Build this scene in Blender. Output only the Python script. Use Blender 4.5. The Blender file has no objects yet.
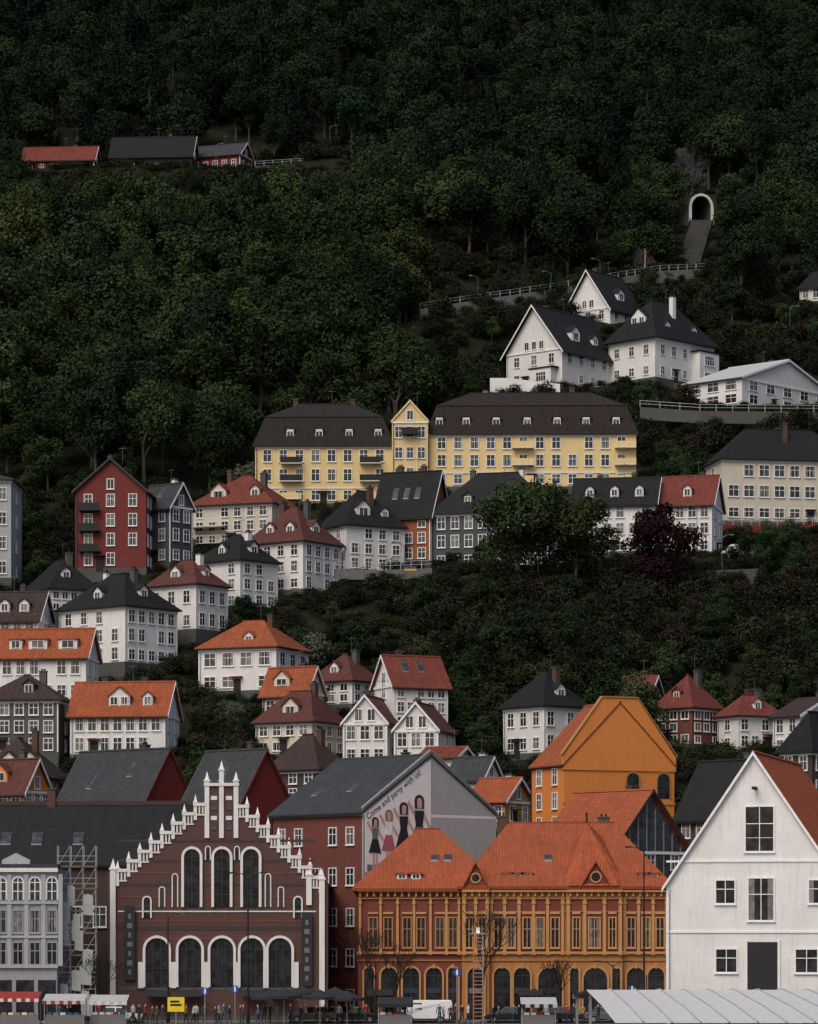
import bpy, math, random
import numpy as np
from math import sin, cos, pi, radians
from mathutils import Vector, Matrix
random.seed(7); rng=np.random.default_rng(11)
scene=bpy.context.scene; COL=scene.collection
F=3300.0; CAMZ=9.0; HOR=923.0      # survey constants: focal in px, eye height, horizon row
def PX(px,d): return (px-409.0)*d/F
def PZ(py,d): return CAMZ+(HOR-py)*d/F
# ------------------------------------------------------------ terrain profile
PY_=[-9000,310,325,340,360,380,400,430,460,500,560,620,700,750,850,1000,1100,1300,9000]
PZ_=[0,0,1,5,11,19,28,42,57.5,72,99,125,158,179,226,300,335,345,345]
def prof(y): return np.interp(y,PY_,PZ_)
def solve_d(py):
    for d in np.arange(330,1100,0.5):
        if HOR-(prof(d)-CAMZ)*F/d<=py: return float(d)
    return 1000.
pads=[]; foot=[]; guards=[]
def ground_z(x,y):
    x=np.atleast_1d(np.asarray(x,float)); y=np.atleast_1d(np.asarray(y,float))
    z=prof(y)
    amp=np.clip((y-480)/120,0,1)
    z=z+amp*(2.2*np.sin(x*.045+1+y*.01)*np.cos(y*.03)+1.2*np.sin(x*.11+y*.07)+4*np.sin(x*.017+2.)*np.clip((y-600)/100,0,1))
    if pads:
        A=np.array(pads); out=np.empty_like(z)
        for s in range(0,len(z),4000):
            xs_,ys_,zs_=x[s:s+4000,None],y[s:s+4000,None],z[s:s+4000]
            w=np.exp(-((xs_-A[:,0])**2+(ys_-A[:,1])**2)/(2*A[:,3]**2))
            out[s:s+4000]=zs_+(w*(A[:,2]-zs_[:,None])).sum(1)/(w.sum(1)+.25)
        z=out
    return z
# ------------------------------------------------------------ materials
M={}
def nodes(name):
    m=bpy.data.materials.new(name); m.use_nodes=True
    nt=m.node_tree; bs=nt.nodes['Principled BSDF']; M[name]=m
    return m,nt,bs
def N(nt,t,**k):
    n=nt.nodes.new(t)
    for a,v in k.items():
        if a in n.inputs.keys(): n.inputs[a].default_value=v
        else: setattr(n,a,v)
    return n
def rgb(c): return (c[0],c[1],c[2],1)
def mixc(nt,fac,a,b,mode='MIX'):
    n=nt.nodes.new('ShaderNodeMix'); n.data_type='RGBA'; n.blend_type=mode
    for i,v in ((0,fac),(6,a),(7,b)):
        if isinstance(v,bpy.types.NodeSocket): nt.links.new(v,n.inputs[i])
        else: n.inputs[i].default_value=v
    return n.outputs[2]
def mth(nt,op,a,b=0.0,c=None):
    n=nt.nodes.new('ShaderNodeMath'); n.operation=op
    for i,v in ((0,a),(1,b)):
        if isinstance(v,bpy.types.NodeSocket): nt.links.new(v,n.inputs[i])
        else: n.inputs[i].default_value=v
    return n.outputs[0]
def ramp(nt,f,p0,p1):
    n=nt.nodes.new('ShaderNodeMapRange'); n.inputs[1].default_value=p0; n.inputs[2].default_value=p1
    nt.links.new(f,n.inputs[0]); return n.outputs[0]
def noise(nt,scale,detail=4,vec=None,rough=.6):
    n=N(nt,'ShaderNodeTexNoise'); n.inputs['Scale'].default_value=scale; n.inputs['Detail'].default_value=detail; n.inputs['Roughness'].default_value=rough
    if vec is None:
        g=nt.nodes.new('ShaderNodeNewGeometry'); vec=g.outputs['Position']
    nt.links.new(vec,n.inputs['Vector']); return n.outputs['Fac']
def bump(nt,bs,h,st=.4,dist=.05):
    b=N(nt,'ShaderNodeBump'); b.inputs['Strength'].default_value=st; b.inputs['Distance'].default_value=dist
    nt.links.new(h,b.inputs['Height']); nt.links.new(b.outputs[0],bs.inputs['Normal'])
def uvs(nt):
    u=nt.nodes.new('ShaderNodeUVMap'); s=nt.nodes.new('ShaderNodeSeparateXYZ'); nt.links.new(u.outputs[0],s.inputs[0]); return u.outputs[0],s.outputs[0],s.outputs[1]
def wall(name,c,kind='plaster',dirt=.45,rough=.75):
    m,nt,bs=nodes(name); uv,u,v=uvs(nt)
    big=ramp(nt,noise(nt,.35,5),.35,.75); fine=ramp(nt,noise(nt,3.,5),.3,.75)
    dc=(c[0]*.62,c[1]*.6,c[2]*.56)
    col=mixc(nt,mth(nt,'MULTIPLY',big,dirt),rgb(c),rgb(dc))
    oi=N(nt,'ShaderNodeObjectInfo')
    col=mixc(nt,mth(nt,'MULTIPLY',oi.outputs['Random'],.4),col,rgb((c[0]*.72,c[1]*.70,c[2]*.64)))
    col=mixc(nt,mth(nt,'MULTIPLY',fine,dirt*.6),col,rgb((c[0]*.72,c[1]*.72,c[2]*.72)))
    mp=N(nt,'ShaderNodeMapping'); mp.inputs['Scale'].default_value=(2.2,.22,1); nt.links.new(uv,mp.inputs[0])
    st=ramp(nt,noise(nt,1.5,3,mp.outputs[0]),.5,.78)
    col=mixc(nt,mth(nt,'MULTIPLY',st,dirt*.9),col,rgb((c[0]*.5,c[1]*.49,c[2]*.46)))
    if kind=='clap':
        f=mth(nt,'FRACT',mth(nt,'MULTIPLY',v,1/.19)); line=mth(nt,'LESS_THAN',f,.16)
        col=mixc(nt,mth(nt,'MULTIPLY',line,.38),col,rgb((c[0]*.5,c[1]*.5,c[2]*.52)))
        bump(nt,bs,f,.5,.03)
    elif kind=='brick':
        b=N(nt,'ShaderNodeTexBrick'); b.inputs['Scale'].default_value=1.; b.inputs['Brick Width'].default_value=.26; b.inputs['Row Height'].default_value=.085
        b.inputs['Mortar Size'].default_value=.011; b.inputs['Color1'].default_value=rgb(c); b.inputs['Color2'].default_value=rgb((c[0]*.5,c[1]*.55,c[2]*.6)); b.inputs['Mortar'].default_value=rgb((c[0]*.6+.04,c[1]*.6+.045,c[2]*.6+.045))
        nt.links.new(uv,b.inputs['Vector']); col=mixc(nt,.55,col,b.outputs[0])
        bump(nt,bs,b.outputs['Fac'],-.3,.02)
    else: bump(nt,bs,fine,.12,.03)
    nt.links.new(col,bs.inputs['Base Color']); bs.inputs['Roughness'].default_value=rough
    bs.inputs['Specular IOR Level'].default_value=.2
    return m
def rooft(name,c,kind='tile'):
    m,nt,bs=nodes(name); uv,u,v=uvs(nt)
    pr,pc=(.36,.26) if kind=='tile' else (.28,.45)
    fr=mth(nt,'FRACT',mth(nt,'MULTIPLY',v,1/pr)); 
    fc=mth(nt,'SINE',mth(nt,'MULTIPLY',u,2*pi/pc))
    cx=mth(nt,'FLOOR',mth(nt,'MULTIPLY',u,1/pc)); cy=mth(nt,'FLOOR',mth(nt,'MULTIPLY',v,1/pr))
    cb=N(nt,'ShaderNodeCombineXYZ'); nt.links.new(cx,cb.inputs[0]); nt.links.new(cy,cb.inputs[1])
    wn=N(nt,'ShaderNodeTexWhiteNoise'); nt.links.new(cb.outputs[0],wn.inputs[0])
    big=ramp(nt,noise(nt,.45,6,None,.7),.4,.66)
    mp=N(nt,'ShaderNodeMapping'); mp.inputs['Scale'].default_value=(1.5,.2,1); nt.links.new(uv,mp.inputs[0])
    st=ramp(nt,noise(nt,1.2,4,mp.outputs[0]),.42,.72)
    oi=N(nt,'ShaderNodeObjectInfo')
    base=mixc(nt,mth(nt,'MULTIPLY',oi.outputs['Random'],.6),rgb(c),rgb((c[0]*.6+.01,c[1]*.7+.01,c[2]*.8+.01)))
    col=mixc(nt,mth(nt,'MULTIPLY',wn.outputs[0],.65),base,rgb((c[0]*.5,c[1]*.5,c[2]*.6)))
    col=mixc(nt,mth(nt,'MULTIPLY',big,.65),col,rgb((c[0]*.42+.01,c[1]*.48+.012,c[2]*.6+.008)))
    col=mixc(nt,mth(nt,'MULTIPLY',st,.5),col,rgb((c[0]*.38,c[1]*.42,c[2]*.5)))
    edge=mth(nt,'LESS_THAN',fr,.2)
    col=mixc(nt,mth(nt,'MULTIPLY',edge,.5),col,rgb((c[0]*.35,c[1]*.35,c[2]*.35)))
    if kind=='tile':
        col=mixc(nt,mth(nt,'MULTIPLY',mth(nt,'GREATER_THAN',fc,.55),.3),col,rgb((c[0]*.4,c[1]*.4,c[2]*.4)))
        h=mth(nt,'ADD',fr,mth(nt,'MULTIPLY',fc,.4)); bump(nt,bs,h,.7,.06)
    else: bump(nt,bs,fr,.4,.02)
    nt.links.new(col,bs.inputs['Base Color']); bs.inputs['Roughness'].default_value=.75
    bs.inputs['Specular IOR Level'].default_value=.15
def plain(name,c,rough=.6,metal=0,spec=.4,var=.25):
    m,nt,bs=nodes(name)
    col=mixc(nt,mth(nt,'MULTIPLY',ramp(nt,noise(nt,2.5,4),.35,.7),var),rgb(c),rgb((c[0]*.5,c[1]*.5,c[2]*.5)))
    nt.links.new(col,bs.inputs['Base Color']); bs.inputs['Roughness'].default_value=rough; bs.inputs['Metallic'].default_value=metal
    bs.inputs['Specular IOR Level'].default_value=spec
wall('white_clap',(.82,.81,.80),'clap',.4); wall('white_plaster',(.78,.77,.76),'plaster',.4)
wall('cream',(.66,.60,.50)); wall('yellow',(.80,.61,.31),'plaster',.35); wall('ltgrey',(.40,.43,.46)); wall('lilac',(.34,.33,.38))
wall('bluegrey',(.085,.10,.11),'clap'); wall('olive',(.11,.115,.10),'clap'); wall('redhouse',(.19,.034,.028),'brick')
wall('rustwood',(.34,.12,.06),'clap'); wall('brick',(.115,.056,.047),'brick',.5); wall('brickred',(.18,.055,.044),'brick',.4); wall('brickdk',(.07,.045,.042),'brick')
wall('ochre',(.56,.30,.125),'plaster',.5); wall('ochre2',(.45,.215,.085),'plaster',.5); wall('redpanel',(.21,.055,.037),'brick',.4)
wall('orangewall',(.70,.25,.065),'plaster',.3); wall('redgable',(.19,.030,.024),'plaster',.5); wall('mural_wall',(.42,.415,.41),'plaster',.35)
wall('stone',(.10,.10,.095),'plaster',.7); wall('darkwood',(.035,.03,.03),'clap'); wall('redwood',(.20,.03,.02),'clap'); wall('whitetrim',(.76,.75,.74),'plaster',.4)
rooft('r_orange',(.46,.115,.045)); rooft('r_bright',(.50,.12,.046)); rooft('r_redbrown',(.16,.055,.042)); rooft('r_red',(.25,.062,.042)); rooft('r_brown',(.08,.048,.040))
rooft('r_black',(.019,.019,.020),'slate'); rooft('r_slate',(.062,.065,.066),'slate'); rooft('r_dkslate',(.024,.024,.025),'slate'); rooft('r_mansard',(.042,.031,.028),'tile')
plain('w_frame',(.78,.78,.77),.5); plain('dk_frame',(.03,.03,.033),.5); plain('metal',(.12,.13,.13),.45,.6); plain('darkmetal',(.018,.02,.02),.5,.3)
plain('galv',(.36,.37,.37),.5,.5); plain('zinc_roof',(.45,.46,.47),.6); plain('black_cloth',(.02,.021,.025),.9); plain('red_cloth',(.30,.03,.025),.8); plain('white_cloth',(.62,.62,.61),.8)
plain('yellow_sign',(.8,.6,.02),.5); plain('blue_sign',(.02,.07,.3),.4); plain('bark',(.06,.05,.04),.95); plain('barkdk',(.022,.019,.016),.95); plain('wood',(.15,.11,.075),.8)
plain('orange_paint',(.5,.17,.06),.5); plain('rubber',(.015,.015,.015),.8); plain('canopy',(.62,.63,.63),.6,0,.3,.5); plain('netting',(.36,.38,.36),.9)
plain('skin',(.45,.28,.2),.6); plain('hair_d',(.03,.02,.015),.7); plain('hair_b',(.25,.17,.08),.7); plain('banner',(.02,.022,.028),.7); plain('track',(.04,.036,.032),.9)
for i,c in enumerate([(.03,.04,.08),(.02,.02,.022),(.3,.03,.03),(.06,.07,.06),(.5,.5,.5),(.1,.06,.04),(.04,.12,.2),(.35,.25,.1)]): plain('cloth%d'%i,c,.85)
plain('rock',(.05,.052,.053),.95,0,.1,.9); plain('asphalt',(.05,.05,.052),.9); plain('paving',(.11,.108,.105),.85); plain('kerb',(.2,.2,.195),.8); plain('paintline',(.7,.7,.68),.7)
plain('m_black',(.02,.02,.022),.8); plain('m_grey',(.17,.16,.17),.8); plain('m_white',(.82,.80,.78),.8); plain('m_pink',(.56,.36,.30),.8); plain('m_rose',(.45,.12,.14),.8)
def glass(name,c,r=.1):
    m,nt,bs=nodes(name); 
    col=mixc(nt,ramp(nt,noise(nt,1.3,2),.4,.7),rgb(c),rgb((c[0]*2.2+.01,c[1]*2.2+.01,c[2]*2.2+.012)))
    nt.links.new(col,bs.inputs['Base Color']); bs.inputs['Roughness'].default_value=r; bs.inputs['Specular IOR Level'].default_value=.5
glass('glass0',(.012,.013,.015)); glass('glass1',(.03,.033,.037)); glass('glass2',(.11,.105,.095),.3); glass('headlight',(.5,.5,.5))
def carpaint(name,c):
    m,nt,bs=nodes(name); bs.inputs['Base Color'].default_value=rgb(c); bs.inputs['Roughness'].default_value=.3; bs.inputs['Coat Weight'].default_value=.6
carpaint('car_white',(.7,.7,.7)); carpaint('car_grey',(.12,.13,.14)); carpaint('car_black',(.015,.015,.018)); carpaint('car_red',(.3,.02,.02))
def leafmat(name,c,c2):
    m,nt,bs=nodes(name)
    at=N(nt,'ShaderNodeAttribute'); at.attribute_name='tint'
    oi=N(nt,'ShaderNodeObjectInfo')
    col=mixc(nt,oi.outputs['Random'],rgb(c),rgb(c2))
    r2=mth(nt,'FRACT',mth(nt,'MULTIPLY',oi.outputs['Random'],17.3))
    k=mth(nt,'MULTIPLY',mth(nt,'ADD',mth(nt,'MULTIPLY',at.outputs['Fac'],.75),.52),mth(nt,'ADD',mth(nt,'MULTIPLY',r2,.75),.6))
    hs=N(nt,'ShaderNodeHueSaturation'); nt.links.new(col,hs.inputs['Color']); nt.links.new(k,hs.inputs['Value'])
    nt.links.new(hs.outputs[0],bs.inputs['Base Color']); bs.inputs['Roughness'].default_value=1; bs.inputs['Specular IOR Level'].default_value=.03
leafmat('leaf_mid',(.025,.044,.019),(.038,.056,.021)); leafmat('leaf_dark',(.015,.029,.016),(.023,.037,.018)); leafmat('leaf_bright',(.044,.062,.021),(.056,.070,.023))
leafmat('leaf_conifer',(.009,.019,.013),(.014,.024,.014)); leafmat('leaf_purple',(.030,.014,.017),(.035,.015,.018)); leafmat('leaf_pale',(.085,.10,.07),(.07,.085,.06))
leafmat('leaf_maple',(.036,.058,.024),(.044,.062,.024)); leafmat('leaf_shrub',(.014,.023,.013),(.030,.037,.019)); leafmat('leaf_brown',(.024,.022,.015),(.036,.031,.019)); leafmat('leaf_grass',(.034,.042,.018),(.045,.050,.024))
m,nt,bs=nodes('hillside_soil')
a1=ramp(nt,noise(nt,.25,6),.4,.65); a2=ramp(nt,noise(nt,1.7,6),.35,.7)
c=mixc(nt,a1,rgb((.018,.023,.014)),rgb((.030,.034,.019))); c=mixc(nt,mth(nt,'MULTIPLY',a2,.7),c,rgb((.014,.012,.009)))
nt.links.new(c,bs.inputs['Base Color']); bs.inputs['Roughness'].default_value=1; bs.inputs['Specular IOR Level'].default_value=.05; bump(nt,bs,a2,.8,.4)
# ------------------------------------------------------------ mesh helpers
def mk(name,verts,faces,mats,parent=None,smooth=False,mw=None):
    me=bpy.data.meshes.new(name); me.from_pydata([tuple(v) for v in verts],[],[f[0] for f in faces])
    ml=[]; 
    for f in faces:
        if f[1] not in ml: ml.append(f[1])
    for n in ml: me.materials.append(M[n])
    me.polygons.foreach_set('material_index',[ml.index(f[1]) for f in faces])
    if smooth: me.polygons.foreach_set('use_smooth',[True]*len(faces))
    me.update()
    uvl=me.uv_layers.new(name='UVMap'); Z=Vector((0,0,1))
    data=np.zeros(len(me.loops)*2)
    for p in me.polygons:
        n=p.normal
        if abs(n.z)>.999: t=Vector((1,0,0)); v=Vector((0,1,0))
        else:
            t=Z.cross(n); t.normalize(); v=n.cross(t)
        for li in p.loop_indices:
            co=me.vertices[me.loops[li].vertex_index].co
            data[2*li]=co.dot(t); data[2*li+1]=co.dot(v)
    uvl.data.foreach_set('uv',data)
    o=bpy.data.objects.new(name,me); COL.objects.link(o)
    if parent: o.parent=parent
    if mw is not None: o.matrix_local=mw
    return o
def empty(name,loc=(0,0,0),rz=0):
    e=bpy.data.objects.new(name,None); COL.objects.link(e); e.location=loc; e.rotation_euler=(0,0,rz); e.empty_display_size=.5; return e
class B:
    def __init__(s,name,org=(0,0,0),rz=0,parent=None):
        s.name=name; s.org=org; s.rz=rz; s.P={}; s.parent=parent; s.L=1; s.R=1
    def add(s,part,vs,fs,mat):
        V,Fc=s.P.setdefault(part,([],[])); k=len(V); V.extend(vs)
        for f in fs: Fc.append((tuple(i+k for i in f),mat))
    def box(s,part,x0,x1,y0,y1,z0,z1,mat):
        if x0>x1:x0,x1=x1,x0
        if y0>y1:y0,y1=y1,y0
        if z0>z1:z0,z1=z1,z0
        vs=[(x0,y0,z0),(x1,y0,z0),(x1,y1,z0),(x0,y1,z0),(x0,y0,z1),(x1,y0,z1),(x1,y1,z1),(x0,y1,z1)]
        s.add(part,vs,[(0,3,2,1),(4,5,6,7),(0,1,5,4),(1,2,6,5),(2,3,7,6),(3,0,4,7)],mat)
    def mp(s,f,u,o,z):
        if f=='L': return (-s.L+u,-o,z)
        if f=='R': return (o,u,z)
        if f=='W': return (-s.L-o,s.R-u,z)
        if f=='K': return (-u,s.R+o,z)
    def fbox(s,part,f,u0,u1,o0,o1,z0,z1,mat):
        a=s.mp(f,u0,o0,z0); b=s.mp(f,u1,o1,z1); s.box(part,a[0],b[0],a[1],b[1],a[2],b[2],mat)
    def fprism(s,part,f,pts,o0,o1,mat):
        n=len(pts); vs=[s.mp(f,u,o1,z) for u,z in pts]+[s.mp(f,u,o0,z) for u,z in pts]
        fs=[tuple(range(n)),tuple(range(2*n-1,n-1,-1))]+[(i,i+n,(i+1)%n+n,(i+1)%n) for i in range(n)]
        s.add(part,vs,fs,mat)
    def ring(s,part,f,inn,out,o0,o1,mat):
        n=len(inn); vs=[s.mp(f,u,o1,z) for u,z in inn]+[s.mp(f,u,o1,z) for u,z in out]+[s.mp(f,u,o0,z) for u,z in inn]+[s.mp(f,u,o0,z) for u,z in out]
        fs=[]
        for i in range(n-1):
            fs+= [(i,i+1,n+i+1,n+i),(n+i,n+i+1,3*n+i+1,3*n+i),(2*n+i,2*n+i+1,i+1,i)]
        fs+=[(0,n,3*n,2*n),(n-1,2*n-1,4*n-1,3*n-1)]
        s.add(part,vs,fs,mat)
    def window(s,f,uc,zb,w,h,o=0,fr='w_frame',mun=1,cas=.11,g=None,sill=True,tr=True):
        g=g or random.choices(['glass0','glass1','glass2'],[6,4,1.3])[0]
        u0,u1,z0,z1=uc-w/2,uc+w/2,zb,zb+h
        a=s.mp(f,u0,o+.03,z0);b=s.mp(f,u1,o+.03,z0);c=s.mp(f,u1,o+.03,z1);d=s.mp(f,u0,o+.03,z1)
        s.add('window_glass',[a,b,c,d],[(0,1,2,3)],g)
        if g!='glass2' and random.random()<.35 and w>.6:
            cw=w*random.uniform(.16,.3)
            for (p,q) in ((u0,u0+cw),(u1-cw,u1)):
                s.add('curtains',[s.mp(f,p,o+.036,z0),s.mp(f,q,o+.036,z0),s.mp(f,q,o+.036,z1),s.mp(f,p,o+.036,z1)],[(0,1,2,3)],'glass2')
        P='window_frames'
        s.fbox(P,f,u0-cas,u0,o,o+.10,z0-cas,z1+cas,fr); s.fbox(P,f,u1,u1+cas,o,o+.10,z0-cas,z1+cas,fr)
        s.fbox(P,f,u0,u1,o,o+.097,z1,z1+cas,fr); s.fbox(P,f,u0,u1,o,o+.097,z0-cas,z0,fr)
        if sill: s.fbox(P,f,u0-cas-.05,u1+cas+.05,o,o+.17,z0-cas-.07,z0-cas,fr)
        zt=z0+h*.62
        for k in range(1,mun+1):
            uu=u0+(u1-u0)*k/(mun+1); s.fbox(P,f,uu-.035,uu+.035,o,o+.07,z0,z1,fr)
        if tr and h>1.:
            lo=u0
            for k in range(1,mun+2):
                hi=u0+(u1-u0)*k/(mun+1); e=.035
                s.fbox(P,f,lo+(e if k>1 else 0),hi-(e if k<=mun else 0),o,o+.066,zt-.035,zt+.035,fr); lo=hi
    def awin(s,f,uc,zb,w,h,o=0,sw=.25,mat='whitetrim',pr=.15,mun=2,fr='w_frame',g='glass0',seg=12,rows=3):
        r=w/2; zs=zb+h-r
        arc=[(uc+r*cos(t),zs+r*sin(t)) for t in np.linspace(0,pi,seg)]
        inn=[(uc+r,zb)]+arc+[(uc-r,zb)]
        out=[(uc+r+sw,zb)]+[(uc+(r+sw)*cos(t),zs+(r+sw)*sin(t)) for t in np.linspace(0,pi,seg)]+[(uc-r-sw,zb)]
        s.add('window_glass',[s.mp(f,u,o+.03,z) for u,z in inn],[tuple(range(len(inn)))],g)
        if sw>0: s.ring('arch_surrounds',f,inn,out,o,o+pr,mat)
        for k in range(1,mun+1):
            uu=uc-r+w*k/(mun+1); zt=zs+math.sqrt(max(0,r*r-(uu-uc)**2)); s.fbox('window_frames',f,uu-.04,uu+.04,o,o+.08,zb,zt,fr)
        for k in range(1,rows+1):
            zz=zb+(zs-zb)*k/rows
            s.fbox('window_frames',f,uc-r,uc+r,o+.001,o+.07,zz-.035,zz+.035,fr)
    def gable_roof(s,part,f,u0,u1,ze,zr,t,o0,o1,ov,mat,trim=None):
        um=(u0+u1)/2; sl=(zr-t-ze)/(um-u0); zo=ze-sl*ov
        T=[(u0-ov,zo+t),(um,zr),(u1+ov,zo+t)]; Bm=[(u0-ov,zo),(um,zr-t),(u1+ov,zo)]
        vs=[s.mp(f,u,o1,z) for u,z in T+Bm]+[s.mp(f,u,o0,z) for u,z in T+Bm]
        s.add(part,vs,[(0,1,7,6)[::-1],(1,2,8,7)[::-1],(3,4,10,9),(4,5,11,10),(0,3,9,6),(2,5,11,8)[::-1],(6,7,10,9),(7,8,11,10)],mat)
        s.add(part if trim is None else 'bargeboards',[s.mp(f,u,o1+.0,z) for u,z in T+Bm],[(0,3,4,1),(1,4,5,2)],trim or mat)
        if trim:
            for A,Bq in ((0,1),(1,2)):
                (ua,za),(ub,zb)=T[A],T[Bq]; 
                s.fprism('bargeboards',f,[(ua,za-.32),(ub,zb-.32),(ub,zb+.03),(ua,za+.03)],o1,o1+.06,trim)
    def hip(s,part,x0,x1,y0,y1,ze,zr,t,mat,inset=1.0,rd=None):
        W=x1-x0; D=y1-y0
        if rd is None: rd='x' if W>=D else 'y'
        h=min(W,D)/2*inset
        if rd=='x': h=min(h,W/2-.05); r=[(x0+h,(y0+y1)/2,zr),(x1-h,(y0+y1)/2,zr)]
        else: h=min(h,D/2-.05); r=[((x0+x1)/2,y0+h,zr),((x0+x1)/2,y1-h,zr)]
        vs=[(x0,y0,ze+t),(x1,y0,ze+t),(x1,y1,ze+t),(x0,y1,ze+t),(x0,y0,ze),(x1,y0,ze),(x1,y1,ze),(x0,y1,ze)]+r
        if rd=='x': top=[(0,1,9,8),(1,2,9),(2,3,8,9),(3,0,8)]
        else: top=[(0,1,8),(1,2,9,8),(2,3,9),(3,0,8,9)]
        s.add(part,vs,top,mat)
        s.add(part,vs,[(4,5,1,0),(5,6,2,1),(6,7,3,2),(7,4,0,3),(7,6,5,4)],mat)
        a,b=r
        s.box(part,min(a[0],b[0])-.12,max(a[0],b[0])+.12,min(a[1],b[1])-.12,max(a[1],b[1])+.12,zr-.1,zr+.1,mat)
    def dormer(s,f,uc,w,h,i0,ze,sl,wallm,roofm,style='gable',fr='w_frame',mun=1):
        zb=ze+sl*i0; o=-i0
        ib=i0+(h/sl)
        s.fprism('dormers',f,[(uc-w/2,zb-.3),(uc+w/2,zb-.3),(uc+w/2,zb+h),(uc-w/2,zb+h)],-ib-.3,o,wallm)
        if style=='gable':
            gh=w*.42
            s.fprism('dormers',f,[(uc-w/2,zb+h),(uc+w/2,zb+h),(uc,zb+h+gh)],-(i0+(h+gh)/sl),o-.003,wallm)
            s.gable_roof('dormer_roof',f,uc-w/2,uc+w/2,zb+h+.01,zb+h+gh+.16,.12,-(i0+(h+gh+.1)/sl),o+.2,.18,roofm)
        elif style=='shed':
            s.fbox('dormer_roof',f,uc-w/2-.15,uc+w/2+.15,-ib-.6,o+.2,zb+h,zb+h+.14,roofm)
        elif style=='round':
            r=w/2; k_=.45; arc=[(uc+r*cos(t),zb+h+r*k_*sin(t)) for t in np.linspace(0,pi,9)]
            s.fprism('dormers',f,arc,-(i0+(h+r*k_)/sl),o-.002,wallm)
            arc2=[(uc+(r+.14)*cos(t),zb+h+(r*k_+.14)*sin(t)) for t in np.linspace(0,pi,9)]
            s.ring('dormer_roof',f,[(uc+r,zb+h)]+arc[1:-1]+[(uc-r,zb+h)],arc2,-(i0+(h+r*k_)/sl),o+.15,roofm)
            s.fbox('window_frames',f,uc-w*.33,uc+w*.33,o,o+.08,zb+h*.98,zb+h*.98+.22,'w_frame')
        nw=max(1,int(w/1.3))
        for k in range(nw):
            s.window(f,uc-w/2+w*(k+.5)/nw,zb+h*.16,w/nw*.60,h*.72,o,fr,mun=mun,cas=.08,tr=False,sill=False)
    def chimney(s,x,y,z0,z1,w=.8,mat='brick'):
        s.box('chimney',x-w/2,x+w/2,y-w/2,y+w/2,z0,z1,mat); s.box('chimney',x-w/2-.08,x+w/2+.08,y-w/2-.08,y+w/2+.08,z1,z1+.12,'stone')
        for k in (-.2,.2): s.box('chimney_pots',x+k*w-.1,x+k*w+.1,y-.1,y+.1,z1+.12,z1+.4,'darkmetal')
    def skylight(s,f,u,i,w,l,ze,sl,off=.26):
        pts=[]
        for (uu,ii,hh) in [(u-w/2,i,0),(u+w/2,i,0),(u+w/2,i+l,0),(u-w/2,i+l,0)]:
            pts.append(s.mp(f,uu,-ii,ze+sl*ii+off+.08))
        low=[(p[0],p[1],p[2]-.3) for p in pts]
        s.add('skylights',pts+low,[(4,5,1,0),(5,6,2,1),(6,7,3,2),(7,4,0,3)],'galv'); s.add('skylights',pts,[(0,1,2,3)],'glass1')
    def finish(s):
        if s.parent: e=s.parent
        else: e=empty(s.name,s.org,s.rz)
        mw=None
        if s.parent:
            pm=Matrix.Translation(e.location)@Matrix.Rotation(e.rotation_euler[2],4,'Z')
            mw=pm.inverted()@Matrix.Translation(s.org)@Matrix.Rotation(s.rz,4,'Z')
        for p,(V,Fc) in s.P.items(): mk(p,V,Fc,None,e,mw=mw)
        s.emp=e; return e
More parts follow.
